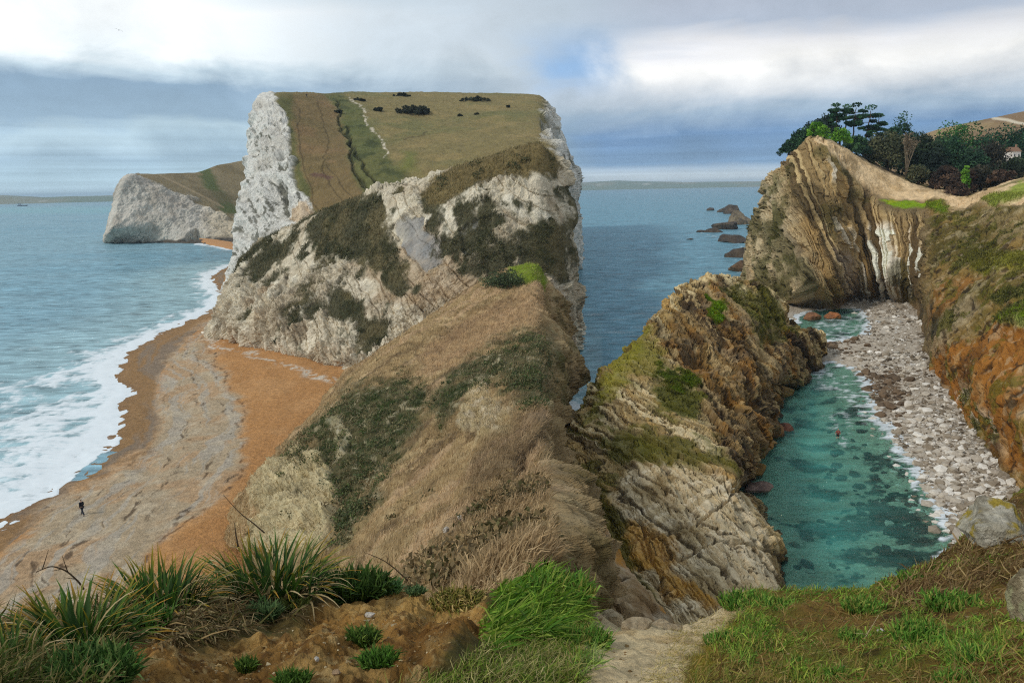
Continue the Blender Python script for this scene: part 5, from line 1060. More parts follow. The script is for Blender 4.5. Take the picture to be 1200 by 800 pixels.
# bushes on the left-hand hill
def hill_bush(px, py, d, wpx, hpx, label, src, pal, seed, n=46, size=.35):
    B = P(np.array(float(px)), np.array(float(py)), d); B = on_surface(src, px, py); d = dist(B)
    wd = wpx * d / F / 2; hh = hpx * d / F; r = np.random.RandomState(seed); root = empty('gorse_bush', B, label, 'bush')
    u = r.normal(size=(n, 3)); u /= np.linalg.norm(u, axis=1)[:, None]; u[:, 2] = np.abs(u[:, 2]); cen = u * [wd, wd * .8, hh * .8] * r.uniform(.35, 1, (n, 1))
    tubes('stem', [(np.array([[0, 0, -.3], [0, 0, hh * .4], c_]), [.12, .08, .03], 5) for c_ in cen[:6]], '4a3c2c', bark_m, root)
    leaves_mesh('foliage', cen, np.full(n, hh * .36), 40, size, pal, leaf_m, .2, root, seed)
GB = ['333726', '41432d', '2a2d20']
hill_bush(487, 131, 0, 40, 9, 'big dark gorse bush alone in the olive hillside field', 'white_headland', GB, 1, 60, .6)
hill_bush(445, 128, 0, 13, 4, 'small dark gorse bush left of the big one on the hillside', 'white_headland', GB, 2, 26, .5)
hill_bush(422, 116, 0, 13, 3, 'low dark scrub near the top of the chalk track', 'white_headland', GB, 3, 24, .5)
hill_bush(557, 116, 0, 34, 5, 'long dark scrub patch near the skyline, right side of the hill', 'white_headland', GB, 4, 40, .6)
hill_bush(472, 110.5, 0, 20, 3, 'thin line of scrub on the skyline above the big gorse bush', 'white_headland', GB, 5, 24, .6)
hill_bush(398, 130, 0, 8, 4, 'tiny dark bush beside the green gully', 'white_headland', GB, 6, 20, .4)
hill_bush(591, 331, 0, 52, 18, 'dense grey-green bush on the crest of the near grassy spur', 'grassy_spur', ['4a5638', '3c472e', '5c6844'], 7, 90, .13)
for k, (x, y, lb) in enumerate(((540, 134, 'lone dark thistle clump midway along the olive field'), (559, 132, 'lone dark clump right of the thistle in the olive field'), (596, 124, 'single dark bush at the right end of the olive field'))): hill_bush(x, y, 0, 5, 3, lb, 'white_headland', GB, 11 + k, 12, .4)

# white house among the trees
B = P(np.array(1186.5), np.array(181.0), 285.0); hz = ground_z('folded_cliff', B[0], B[1]); hs = empty('cottage', (B[0], B[1], B[2] - 1.6), 'small white-walled cottage half hidden in the trees at the right', 'house'); hs.rotation_euler = (0, 0, .35); hs.scale = (.68, .68, .8)
def box_np(name, c_, s, hexc, parent=None, mat=None, roof=False, **kw):
    x, y, z = np.array(s) / 2; v = np.array([(a * x, b * y, e * z) for e in (-1, 1) for b in (-1, 1) for a in (-1, 1)], float)
    if roof: v[[4, 5, 6, 7], 1] *= .04
    v += c_; f = np.array([[0, 2, 3, 1], [4, 5, 7, 6], [0, 1, 5, 4], [2, 6, 7, 3], [0, 4, 6, 2], [1, 3, 7, 5]])
    return link(name, mesh_np(name, v, f.ravel(), np.full(6, 4), np.tile(lin(hexc), (8, 1)), mat or surf_mat('painted', 4, .1, .02, .8, .05)), parent, **kw)
box_np('wall', (0, 0, -1.5), (5.2, 4, 9), 'e8e0d6', hs); box_np('roof', (0, 0, 3.85), (5.8, 4.6, 1.7), '8a6a54', hs, roof=True); box_np('chimney', (1.8, 0, 4.9), (.6, .6, 1.6), '9a7a64', hs)
for x in (-1.3, 1.3):
    wv_ = box_np('window', (x, -2.02, 1.6), (.9, .06, 1.2), 'f2f0ec', hs); box_np('pane', (x, -2.06, 1.6), (.7, .05, 1.0), '2d3338', wv_)

# people ------------------------------------------------------------
def skin_obj(name, pts, edges, rads, color, parent, rough=.8, sub=1):
    me = bpy.data.meshes.new(name); me.from_pydata([tuple(q) for q in pts], edges, []); me.update()
    o = bpy.data.objects.new(name, me); col.objects.link(o); o.parent = parent
    m = o.modifiers.new('skin', 'SKIN'); m.use_smooth_shade = True
    sv = me.skin_vertices[0].data
    for k, r_ in enumerate(rads): sv[k].radius = (r_, r_) if np.isscalar(r_) else r_
    sv[0].use_root = True
    sb = o.modifiers.new('sub', 'SUBSURF'); sb.levels = sb.render_levels = sub
    me.materials.append(plain(name + '_' + color, color, rough)); return o
def person(loc, rz, label, top='1d1f26', legs='2b2f3a', skin='c09a80', hair='241c18', stride=.32, pack=None, bare_legs=False, arms=((.16, .02), (-.12, .02)), sink=0.0, scale=1.0, lean=.0):
    root = empty('person', (loc[0], loc[1], loc[2] - sink), label, 'person'); root.rotation_euler = (0, 0, rz); root.scale = (scale,) * 3
    # faces +y; a step with one foot forward
    hipz = .92; J = {}
    pel = (0, 0, .96); ch = (0, lean * .35, 1.28); nk = (0, lean * .5, 1.47); hd = (0, lean * .55 + .02, 1.62); ht = (0, lean * .55 + .02, 1.72)
    pts = [pel, ch, nk, hd, ht]; ed_ = [(0, 1), (1, 2), (2, 3), (3, 4)]; rad = [(.15, .11), (.16, .11), .055, (.085, .1), .07]
    limbs = {}
    for s, st_ in ((1, stride), (-1, -stride)):
        hp = (s * .09, 0, .90); kn = (s * .10, st_ * .55 + .04, .50); an = (s * .10, st_, .09 + (.05 if st_ < 0 else 0)); to = (s * .11, st_ + .16, .035)
        b = len(pts); pts += [hp, kn, an, to]; ed_ += [(0, b), (b, b + 1), (b + 1, b + 2), (b + 2, b + 3)]; rad += [.095, .06, .042, .035]; limbs['l', s] = (hp, kn, an, to)
    for s, (ay, az_) in ((1, arms[0]), (-1, arms[1])):
        sh_ = (s * .19, lean * .42, 1.40); eb = (s * .26, lean * .4 + ay * .5 - .03, 1.13); wr = (s * .25, lean * .4 + ay + .08, .92 + az_); hn = (s * .25, lean * .4 + ay + .13, .84 + az_)
        b = len(pts); pts += [sh_, eb, wr, hn]; ed_ += [(1, b), (b, b + 1), (b + 1, b + 2), (b + 2, b + 3)]; rad += [.06, .043, .03, .035]; limbs['a', s] = (sh_, eb, wr, hn)
        for q in range(5):
            f0 = np.array(hn); sp = (q - 2) * .017; tipq = f0 + np.array([s * (.02 if q == 0 else 0), sp + (.03 if q == 0 else .0), -.05 - .012 * (2 - abs(q - 2))])
            pts.append(tuple(tipq)); ed_.append((b + 3, len(pts) - 1)); rad.append(.009)
    skin_obj('body', pts, ed_, rad, skin, root)
    skin_obj('jacket', [(0, 0, .90), ch, (0, lean * .45, 1.42), limbs['a', 1][0], limbs['a', 1][1], limbs['a', 1][2], limbs['a', -1][0], limbs['a', -1][1], limbs['a', -1][2]], [(0, 1), (1, 2), (1, 3), (3, 4), (4, 5), (1, 6), (6, 7), (7, 8)], [(.175, .13), (.19, .135), (.1, .08), .078, .058, .044, .078, .058, .044], top, root)
    if bare_legs: skin_obj('shorts', [(0, 0, .97), limbs['l', 1][0], tuple(np.array(limbs['l', 1][1]) + [0, 0, .12]), limbs['l', -1][0], tuple(np.array(limbs['l', -1][1]) + [0, 0, .12])], [(0, 1), (1, 2), (0, 3), (3, 4)], [(.16, .12), .11, .085, .11, .085], legs, root)
    else: skin_obj('trousers', [(0, 0, .97), limbs['l', 1][0], limbs['l', 1][1], limbs['l', 1][2], limbs['l', -1][0], limbs['l', -1][1], limbs['l', -1][2]], [(0, 1), (1, 2), (2, 3), (0, 4), (4, 5), (5, 6)], [(.16, .12), .11, .075, .058, .11, .075, .058], legs, root)
    for s in (1, -1):
        if not bare_legs: skin_obj('shoe', [limbs['l', s][2], tuple(np.array(limbs['l', s][3]) + [0, .02, .01])], [(0, 1)], [.055, .05], '221f1e', root)
    skin_obj('hair', [(0, hd[1] - .035, 1.62), (0, hd[1] - .02, 1.71)], [(0, 1)], [(.105, .10), (.10, .105)], hair, root)
    if pack: skin_obj('backpack', [(0, lean * .3 - .2, 1.12), (0, lean * .45 - .2, 1.36)], [(0, 1)], [(.15, .1), (.14, .09)], pack, root)
    return root
w_ = Z(np.array(97.5), np.array(604.0), 1.45); gz = ground_z('shingle_beach', w_[0], w_[1]) if False else 1.4
V_ = SURF['shingle_beach'][0]
q_ = Z(np.array(97.5), np.array(604.0), 1.4)
bz_ = float(beach_z(shore_sd(np.array([q_[0]]), np.array([q_[1]])))[0]); q_ = Z(np.array(97.5), np.array(604.0), bz_)
person((q_[0], q_[1], bz_), 1.15, 'walker in dark jacket and backpack striding alone over grey shingle', pack='15161a', lean=.12)
person(on_surface('white_headland', 359, 112), 2.8, 'tiny dark figure on the skyline above the white cliff', top='23242a', scale=1.05)
person(on_surface('folded_cliff', 1012, 183.5), .6, 'left of two hikers pausing on the pale crest slope', top='1e2026')
person(on_surface('folded_cliff', 1016, 185), 1.4, 'right of two hikers pausing on the pale crest slope', top='3a2626')
q_ = Z(np.array(981.5), np.array(517.0), -.45); person((q_[0], q_[1], -.45), 2.7, 'dark-haired wader in a reddish top and dark shorts in the turquoise pool', top='8a4a40', legs='2a2226', hair='1a1412', bare_legs=True, stride=.12, arms=((.25, .2), (.2, .25)), lean=.2)

# gull, ship --------------------------------------------------------
B = P(np.array(139.0), np.array(35.5), 130.0); gull = empty('gull', B, 'lone gull gliding in the bright cloud at upper left', 'bird'); gull.rotation_euler = (.1, .35, .3)
skin_obj('body', [(0, -.22, 0), (0, 0, .0), (0, .16, .02), (0, .25, .05), (0, .31, .045)], [(0, 1), (1, 2), (2, 3), (3, 4)], [.02, .075, .06, .05, .015], 'c8c8c8', gull)
for s in (1, -1):
    v = np.array([(0, .08, .03), (0, -.08, .03), (s * .28, .12, .12), (s * .28, -.06, .12), (s * .62, -.02, .03), (s * .58, -.1, .03)]); v = np.concatenate([v, v - [0, 0, .02]])
    f = [0, 2, 3, 1, 2, 4, 5, 3, 6, 7, 9, 8, 8, 9, 11, 10]; link('wing', mesh_np('wing', v, f, [4] * 4, np.tile(lin('5a5f63'), (12, 1)), surf_mat('painted', 4, .1, .02, .8, .05)), gull)
B = P(np.array(25.0), np.array(236.0), 4200.0); ship = empty('ship', (B[0], B[1], 0), 'small grey ship far out before the distant coast', 'ship'); ship.rotation_euler = (0, 0, .1)
hv = np.array([(-17, -4, -.5), (17, -4, -.5), (17, 4, -.5), (-17, 4, -.5), (-19, -5, 4.5), (17, -5, 4.5), (17, 5, 4.5), (-19, 5, 4.5), (22, 0, -.5), (27, 0, 6)], float)
link('hull', mesh_np('hull', hv, [0, 1, 5, 4, 2, 3, 7, 6, 3, 0, 4, 7, 1, 8, 9, 5, 8, 2, 6, 9, 4, 5, 6, 7, 5, 9, 6], [4] * 6 + [3], np.tile(lin('3a4650'), (10, 1)), surf_mat('painted', 4, .1, .02, .8, .05)), ship)
box_np('bridge', (-8, 0, 8.5), (8, 7, 8), '8a949a', ship); box_np('funnel', (-13, 0, 9), (3, 3, 9), '4a5056', ship); tubes('mast', [(np.array([[3, 0, 4], [3, 0, 15]]), [.4, .2], 6)], '5a6268', bark_m, ship)

# ------------------------------------------------------------------ rocks
def put_rock(name, px, py, z, dims, seed, pal, label, cat='rock', group=None, sub=3, rz=0, lichen=None, mat=None):
    B = Z(np.array(float(px)), np.array(float(py)), z); o = link(name, rock_mesh(name, dims, seed, pal, sub, mat, lichen=lichen)); o.location = B; o.rotation_euler = (0, 0, rz); return tag(o, label, cat, group)
DK = ['4a3f33', '5f5140', '37302a']
put_rock('sea_rock', 833, 246.5, .3, (5, 5, 3.2), 1, DK, 'rounded dark islet rock farthest out from the folded cliff')
put_rock('sea_rock', 846, 248.5, .3, (4.5, 5, 4.5), 2, DK, 'pointed dark rock between the islet and the headland ledge')
put_rock('sea_rock', 857, 250, .5, (8, 10, 7.5), 3, DK, 'tall dark crag at the tip of the headland ledge', sub=5)
put_rock('sea_rock', 866, 262, .5, (8.5, 10, 10), 4, ['75674f', '8a7a60', '55493a'], 'pale topped crag joined to the foot of the folded cliff', sub=5)
put_rock('sea_rock', 848, 268, .3, (9, 9, 5.5), 5, DK, 'broad dark slab in the middle of the headland ledge', sub=5)
put_rock('sea_rock', 838, 272, .1, (6, 4, 2.6), 6, DK, 'low dark slab washed by the sea off the ledge')
put_rock('sea_rock', 822, 272, 0, (3.6, 3, 1.3), 7, DK, 'small flat rock alone left of the ledge, awash')
put_rock('sea_rock', 856, 283, .2, (8.5, 9, 4), 8, DK, 'dark front rock of the ledge nearest to the viewer', sub=5)
put_rock('sea_rock', 809, 281, -.2, (2.0, 2, .8), 9, DK, 'tiny rock barely breaking the surface left of the ledge')
put_rock('sea_rock', 868, 300, .2, (6.5, 8, 3.6), 10, DK, 'dark block against the cliff foot where the ledge ends')
put_rock('sea_rock', 871, 316, .3, (5, 6, 4.5), 11, ['6a5138', '7d6244', '4a3a2a'], 'brown block between cliff foot and the near ridge crest')
put_rock('sea_stack', 185, 279, 0, (4.5, 5, 8.5), 12, ['8f8879', '6f685a', 'aaa293'], 'pointed chalk stack at the foot of the far white headland', 'sea stack')
put_rock('sea_rock', 154, 279.5, 0, (2.5, 3, 4), 13, ['e4e2da', 'c9c4b8'], 'small white rock left of the chalk stack', )
put_rock('sea_rock', 185, 283.5, -.3, (5, 4, 2), 14, DK, 'dark flat rock in front of the pointed chalk stack')
for k, (x, y, dm, pal, lb) in enumerate(((975, 372, (1.9, 1.7, 1.3), ['a8693c', '8a5a36', '6a4a32'], 'orange-brown boulder at the mouth of the sea cave'), (952, 373, (2.4, 2, 1.3), ['8a5f3e', '6a4a34'], 'brown boulder where the small pool meets the cave'), (933, 502, (1.2, 1.1, .8), ['7a4a34', '93604a', '55382a'], 'red-brown boulder in the pool beside the ridge wall'), (922, 508, (1.3, 1.2, 1.1), ['8a6238', '6a4a30'], 'ochre boulder against the ridge wall by the pool'), (915, 462, (1.9, 1.6, 1.5), ['7c6236', '5f4a2e', '93773f'], 'mossy boulder at the inner corner of the ridge wall'), (900, 553, (1.2, 1.1, .9), ['8a6a34', '6f5530'], 'small ochre block under the hollow of the ridge wall'), (902, 572, (1.4, 1.2, .7), ['8a7266', '6f5a50'], 'smooth pinkish boulder at the waterline below the wall'))):
    put_rock('boulder', x - (14 if 480 < y else 0), y, .1, dm, 60 + k, pal, lb, 'boulder')

# pale boulders of the cove beach: the 300 largest one by one, the rest as one mass
beach_poly = [(985, 364), (1000, 350), (1040, 349), (1070, 356), (1082, 388), (1090, 428), (1118, 468), (1150, 500), (1180, 544), (1190, 568), (1150, 625), (1118, 645), (1000, 520), (940, 425), (950, 405), (1000, 400), (1020, 380)]
N = 20000; bx, by = rng.uniform(930, 1200, N), rng.uniform(345, 650, N); ok = pip(bx, by, beach_poly) > -2; bx, by = bx[ok], by[ok]
q = Z(bx, by, .5); sdb = pool_sd(q[:, 0], q[:, 1]); zb = bed_z(sdb); q = Z(bx, by, zb)
sdb = pool_sd(q[:, 0], q[:, 1]); ok = (sdb < 2.6) & (rng.rand(len(q)) < np.where(sdb > 0, .35, 1)); q, bx, by, zb = q[ok], bx[ok], by[ok], bed_z(sdb[ok])
rad = .11 + .17 * rng.rand(len(q)) ** 2 + .55 * rng.rand(len(q)) ** 10; rad *= 1 + .5 * ss(by, 400, 360)
darkz = ss(pip(bx, by, [(1005, 440), (1045, 440), (1058, 465), (1045, 492), (1015, 470)]) + rng.normal(size=len(bx)) * 9, -4, 6) + ss(pip(bx, by, [(945, 398), (1005, 396), (1030, 404), (1000, 412), (950, 410)]) + rng.normal(size=len(bx)) * 4, -4, 4)
rad = rad * (1 + .35 * (darkz > .5))
size_px = rad * F / np.linalg.norm(q - CAM, axis=1); order = np.argsort(-size_px); big = order[:300]; rest = order[300:]
palp = [['d8d0c2', 'bdb2a0'], ['bdb2a0', '9c9080'], ['e6e0d4', 'cfc6b8'], ['9a8d7a', '7d6f5c']]; pald = [['6a5a48', '544638'], ['7a6650', '5c4a38']]
light = [rock_mesh('boulder', (1, 1, .7), 200 + k, palp[k % 4], 1, surf_mat('stone', 2.5, .5, .08, .9, .2), 9, .05) for k in range(8)]
darkm = [rock_mesh('boulder', (1, 1, .75), 300 + k, pald[k % 2], 1, surf_mat('stone', 2.5, .5, .08, .9, .2), 9, .05) for k in range(4)]
for i in big:
    isd = darkz[i] > .5; o = link('boulder', (darkm if isd else light)[rng.randint(4 if isd else 8)])
    o.location = q[i] + [0, 0, rad[i] * .25]; o.rotation_euler = (rng.uniform(-.4, .4), rng.uniform(-.4, .4), rng.uniform(0, 6.28)); o.scale = (rad[i] * rng.uniform(.85, 1.3), rad[i], rad[i] * rng.uniform(.7, 1.1))
    tag(o, 'weathered brown boulder in the stony bar of the cove beach' if isd else 'pale rounded boulder among many on the cove beach', 'boulder', 'brown boulders of the cove beach' if isd else 'pale boulders of the cove beach')
def mass(name, P_, R_, D_, zs=.7, pal=('d8d0c2', 'bdb2a0', 'ebe5da', 'a39683', '7d6f5c', '8a7c68', 'cfc6b6'), **kw):
    v0, f0 = ICO[1]; v0 = v0[:42]; n = len(P_); import_v = np.array([rock_ for rock_ in v0])
    base = [np.array([(1 + .28 * x) for x in np.random.RandomState(k).normal(size=len(v0))])[:, None] * v0 for k in range(8)]
    kk = rng.randint(8, size=n); an = rng.uniform(0, 6.28, n); c_, s_ = np.cos(an), np.sin(an); B_ = np.array(base)[kk]
    X = (B_[..., 0] * c_[:, None] - B_[..., 1] * s_[:, None]) * 1.15; Y = B_[..., 0] * s_[:, None] + B_[..., 1] * c_[:, None]
    V = np.stack([X, Y, B_[..., 2] * zs], -1) * R_[:, None, None] + P_[:, None]; fl = (f0[None] + (np.arange(n) * len(v0))[:, None, None]).ravel()
    C = np.array([lin(h) for h in pal])[rng.randint(len(pal), size=n)] * rng.uniform(.5, 1.1, (n, 1)); Cd = np.array([lin(h) for h in ('6a5a48', '544638', '7a6650')])[rng.randint(3, size=n)]
    C = np.where((D_ > .5)[:, None], Cd, C)
    return link(name, mesh_np(name, V.reshape(-1, 3), fl, np.full(n * len(f0), 3), np.repeat(C, len(v0), 0), surf_mat('stone', 2.5, .5, .08, .9, .2)), kind='stuff', **kw)
mass('pebbles', q[rest] + np.array([0, 0, .05]), rad[rest] * .85, darkz[rest])
# rocks lying under the clear water
ux, uy = [], []
for (cx, cy, sx_, sy_, n) in ((1040, 560, 36, 32, 50), (1065, 615, 30, 28, 36), (1010, 610, 28, 32, 26), (985, 555, 22, 18, 10), (960, 570, 12, 10, 5), (1050, 660, 30, 16, 10), (985, 660, 12, 10, 4), (1000, 515, 18, 18, 10), (950, 670, 12, 8, 3)):
    ux += list(cx + sx_ * rng.normal(size=n) * .7); uy += list(cy + sy_ * rng.normal(size=n) * .7)
ux, uy = np.array(ux), np.array(uy); q = Z(ux, uy, -.8); sdu = pool_sd(q[:, 0], q[:, 1])
sunk = [rock_mesh('sunken_rock', (1, 1, .75), 400 + k, ['2c2f28', '3a3a30'], 1, surf_mat('stone', 2.5, .5, .08, .9, .2), 9, .05) for k in range(3)]
for i in np.nonzero(sdu > .8)[0]:
    o = link('sunken_rock', sunk[rng.randint(3)] if rng.rand() < .9 else light[rng.randint(8)]); z = float(bed_z(sdu[i:i + 1])[0]); r_ = .22 + .6 * rng.rand() ** 2
    o.location = (q[i, 0], q[i, 1], z + r_ * .2); o.scale = (r_ * rng.uniform(.8, 1.5), r_, min(r_ * .7, max(.15, (-z - .1) * .8))); o.rotation_euler = (0, 0, rng.uniform(0, 6.28))
    tag(o, 'dark rock lying under the clear turquoise water', 'rock', 'rocks under the clear water')

# stones and boulder at our feet
def foot_rock(name, px, py, src, wpx, hpx, seed, pal, label, cat, lichen=None, sub=3, lift=.3):
    B = on_surface(src, px, py); dd = np.linalg.norm(B - CAM); a = wpx * dd / F / 2; b = hpx * dd / F / 2
    o = link(name, rock_mesh(name, (a, a * .85, b), seed, pal, sub, surf_mat('near_stone', 16, 1.0, .05, .9, .42), 9 if sub < 5 else 14, .10 if sub < 5 else .13, lichen)); o.location = B + [0, 0, b * lift]; tag(o, label, cat)
foot_rock('boulder', 1166, 632, 'clifftop_ledge', 70, 66, 21, ['b3ab96', '877e6a', 'cac3b0'], 'big pale boulder blotched with yellow lichen on the turf edge', 'boulder', 'a8923c', 5, .36)
foot_rock('boulder', 1206, 722, 'clifftop_ledge', 34, 60, 22, ['a89a7c', 'c4b696', '8a7a5c'], 'pale lichened stone cut by the right edge below the big boulder', 'boulder', 'b8b48a', 5, .3)
foot_rock('stone', 1033, 738, 'clifftop_ledge', 7, 6, 23, ['d8d0c4'], 'small white stone in the heath under the green tuft', 'stone')
foot_rock('stone', 434, 719, 'clifftop_ledge', 10, 6, 24, ['d8cfc0'], 'white stone chip on the earth bank above the dark green clump', 'stone')
foot_rock('stone', 370, 772, 'clifftop_ledge', 5, 5, 25, ['e2dcd0'], 'small round white pebble low on the earth bank', 'stone')
foot_rock('stone', 396, 787, 'clifftop_ledge', 9, 6, 26, ['b89a78'], 'tan stone beside the dead sticks on the earth bank', 'stone')
foot_rock('stone', 541, 607, 'grassy_spur', 7, 7, 27, ['dcd6cc', 'b8b0a4'], 'upper of two pale stones on the brown grassy slope', 'stone')
foot_rock('stone', 524, 622, 'grassy_spur', 8, 8, 28, ['d0c8bc', 'a8a094'], 'lower of two pale stones on the brown grassy slope', 'stone')
for k, (x, y, w_, h_, lb) in enumerate(((722, 707, 26, 20, 'largest pale block on the rocky lip of the sandy path'), (748, 722, 30, 16, 'flat pale slab at the middle of the rocky lip'), (772, 727, 24, 14, 'low whitish slab right of the flat slab on the lip'), (792, 728, 20, 11, 'small whitish block at the right end of the lip'), (704, 697, 14, 12, 'grey stone at the left end of the rocky lip'), (688, 686, 18, 14, 'pale stone under the buttress above the green weeds'), (735, 712, 15, 13, 'jagged stone behind the flat slab on the lip'))):
    foot_rock('stone', x, y, 'clifftop_ledge', w_, h_, 70 + k, ['b09c7c', '8f7c60', 'c4b292'], lb, 'stone', None, 3, -.25)
chips = []
i, pos, nr, cc = pick('clifftop_ledge', lambda V, x, y: ss(pip(x, y, [(140, 800), (150, 745), (350, 730), (420, 670), (560, 690), (560, 750), (450, 800)]), 0, 5) * (fbm(V, 3, 3) > .0) + .12 * (x > 668) * (x < 1200) * (dist(V) < np.interp(x, ex, ed)), 1500)
mass('stone_chips', pos, rng.uniform(.002, .006, len(pos)) * (1 + 1.5 * rng.rand(len(pos)) ** 6), np.zeros(len(pos)), pal=('b09a72', 'a08658', 'c4b490', '8a7048', '7a5c38', '94805c'))

# ------------------------------------------------------------------ plants at our feet
def blade_mesh(k):
    r = np.random.RandomState(k); n = 8; t_ = np.linspace(0, 1, n); bend = r.uniform(.35, 1.0) if k < 9 else r.uniform(1.0, 1.7)
    an = t_ ** 1.3 * bend * 1.25; dx = np.concatenate([[0], np.cumsum(np.sin(an[1:]) / (n - 1))]); dz = np.concatenate([[0], np.cumsum(np.cos(an[1:]) / (n - 1))])
    wd = .024 * (1 - t_ ** 2.2) + .002; V = np.concatenate([np.stack([dx, -wd, dz + wd * .5], 1), np.stack([dx, 0 * wd, dz], 1), np.stack([dx, wd, dz + wd * .5], 1)])
    i = np.arange(n - 1); q = np.concatenate([np.stack([i, i + n, i + n + 1, i + 1], 1), np.stack([i + n, i + 2 * n, i + 2 * n + 1, i + n + 1], 1)])
    green = lin(['3c5a22', '4a6a26', '2f4a1e'][k % 3]); tip = lin(['b8862e', 'a8922e', '4f7226'][k % 3]); base = lin('2c3f1c')
    if k >= 9: green = lin('b09a6c'); tip = lin('c9b68a'); base = lin('8f7a50')
    cc = base + (green - base) * ss(t_, 0, .4)[:, None]; cc = cc + (tip - cc) * ss(t_, .6, .95)[:, None]
    return mesh_np('leaf', V, q.ravel(), np.full(len(q), 4), np.tile(cc, (3, 1)), leaf_m, True)
BL = [blade_mesh(k) for k in range(12)]
def tuft(px, py, hpx, wpx, n, label, seed, dead=.22, name='sedge_tuft'):
    B = on_surface('clifftop_ledge', px, py); dd = np.linalg.norm(B - CAM); h = hpx * dd / F; wd = wpx * dd / F / 2; r = np.random.RandomState(seed)
    root = empty(name, B, label, 'plant')
    for k in range(n):
        isd = r.rand() < dead; o = link('leaf', BL[r.randint(9, 12) if isd else r.randint(9)], root)
        a = r.uniform(0, 6.28); rr = wd * math.sqrt(r.rand()) * .8; L = h * r.uniform(.75, 1.2) * (1.0 if not isd else .95)
        o.location = (math.cos(a) * rr, math.sin(a) * rr * .6, -.02); o.rotation_euler = (r.uniform(-.2, .2), r.uniform(-.1, .75) * (1 + .8 * isd), a + r.uniform(-.7, .7)); o.scale = (L, L * r.uniform(.7, 1.2), L)
tuft(96, 764, 74, 80, 260, 'sedge tuft with yellowed tips at the left, over green herbs', 1)
tuft(192, 694, 54, 104, 280, 'wide orange-tipped sedge tuft silhouetted against the shingle beach', 2)
tuft(322, 694, 60, 124, 300, 'largest sedge tuft, before the cream cliff face, with dead leaves', 3, .3)
tuft(20, 772, 46, 64, 120, 'dark ragged sedge tuft cut by the left edge', 4, .4)
tuft(262, 696, 32, 54, 110, 'small sedge tuft linking the two widest ones', 5, .5)
tuft(60, 712, 28, 40, 70, 'short sedge tuft on the orange earth lump', 6, .6)
def clump(name, px, py, wpx, hpx, n, label, pal, wk=.0022, lean=(0, 0, .1), bend=.5, cat='plant'):
    B = on_surface('clifftop_ledge', px, py); dd = np.linalg.norm(B - CAM); wd = wpx * dd / F / 2; h = hpx * dd / F
    n = int(n * 1.9); a = rng.uniform(0, 6.28, n); rr = np.sqrt(rng.rand(n)) * wd; off = np.stack([np.cos(a) * rr, np.sin(a) * rr * .7, 0 * a], 1)
    o = grass_field(name, off, np.tile([0, 0, 1.0], (n, 1)) + off / (wd + 1e-6) * .7, h * rng.uniform(.5, 1.1, n), h * .07 + dd * wk * .55 * rng.uniform(.6, 1.3, n), np.array(lean) + rng.normal(size=(n, 3)) * .25, cols_of(n, *pal), leaf_m, bend, 'thing', up=.4)
    o.location = B; tag(o, label, cat)
GH = ['4a6a26', '5c7a30', '3c5520', '73863c']
clump('herb_clump', 420, 686, 64, 34, 500, 'dense dark green leafy clump right of the largest sedge tuft', ['3f5a24', '4c6a2c', '34491e', '5c7434'])
clump('herb_clump', 447, 668, 26, 20, 120, 'pale grey-green seedling beside the dense dark clump', ['6f9a5a', '86a870', '557a40'])
clump('grass_clump', 425, 752, 26, 24, 260, 'dark green grass clump in the middle of the earth bank', GH)
clump('grass_clump', 443, 780, 32, 26, 280, 'bright grass clump below and right of the dark one', ['56802c', '6a8c3a', '46682a'])
clump('grass_clump', 291, 783, 18, 16, 120, 'little moss-green tuft low on the earth bank', GH)
clump('grass_clump', 343, 800, 30, 20, 180, 'green tuft at the bottom edge of the earth bank', ['5f8034', '4c6c2a'])
clump('herb_clump', 488, 690, 20, 10, 120, 'grey-green cushion on the rim of the earth bank', ['5f7a4a', '7a9460', '48603a'])
clump('grass_clump', 534, 706, 52, 26, 420, 'straw-coloured grass clump hanging over the hollow of the bank', ['a08a4c', '7f7a36', 'b89f64', '6a6a2a'], .0012, (.2, -.3, -.2), .8)
clump('herb_clump', 168, 736, 44, 30, 320, 'fresh green herbs under the dead grass at the left of the bank', ['4a7028', '3c5c24', '688a3c'])
clump('herb_clump', 112, 796, 70, 40, 620, 'lush green herbs at the bottom left below the sedge', ['44682c', '567a38', '385426', '748a4a'])
clump('herb_clump', 310, 722, 30, 22, 200, 'grey-green weed below the largest sedge tuft', ['5a7446', '6f8a54', '445a34'])
clump('herb_clump', 345, 712, 26, 18, 160, 'olive weed at the head of the earth bank', ['5f6a30', '48541f'])
clump('herb_clump', 560, 642, 16, 8, 60, 'small sage-green plant by the foot of the brown slope', ['6f8a64', '587050']) if False else None
RGH = ['5c8a30', '70983c', '4a7428', '8aa848', '9a964c']
for k, (x, y, w_, h_, n, lb) in enumerate(((1115, 712, 40, 30, 260, 'dark spiky green tuft in the middle of the heath'), (1012, 714, 34, 24, 220, 'green grass tuft on the lip above the pool'), (937, 778, 20, 16, 60, 'bright star-shaped weed low in the heath'), (1122, 800, 36, 22, 140, 'broad bright green weed at the bottom right'), (984, 790, 26, 14, 110, 'small green weed left of the bottom right weeds'), (872, 706, 44, 22, 260, 'green turf clump where the path meets the lip'), (686, 752, 46, 30, 320, 'vivid green weed patch left of the sandy path'), (848, 750, 34, 14, 160, 'flat green cushion right of the sandy path'), (1078, 745, 44, 24, 240, 'rough dark green clump below the spiky tuft'), (1000, 745, 26, 14, 110, 'green cushion midway across the heath'), (657, 700, 60, 46, 420, 'tall green weeds at the rim between the long grass and the sandy path'), (912, 712, 40, 16, 200, 'green turf clump on the lip left of the pool'), (1066, 676, 20, 14, 100, 'yellow-green tuft hanging over the pool edge'), (1148, 770, 40, 18, 180, 'ragged green clump near the right edge of the heath'))):
    clump('herb_clump', x, y, w_ * 1.15, h_ * .72, int(n * 1.2), lb, RGH, .0015)
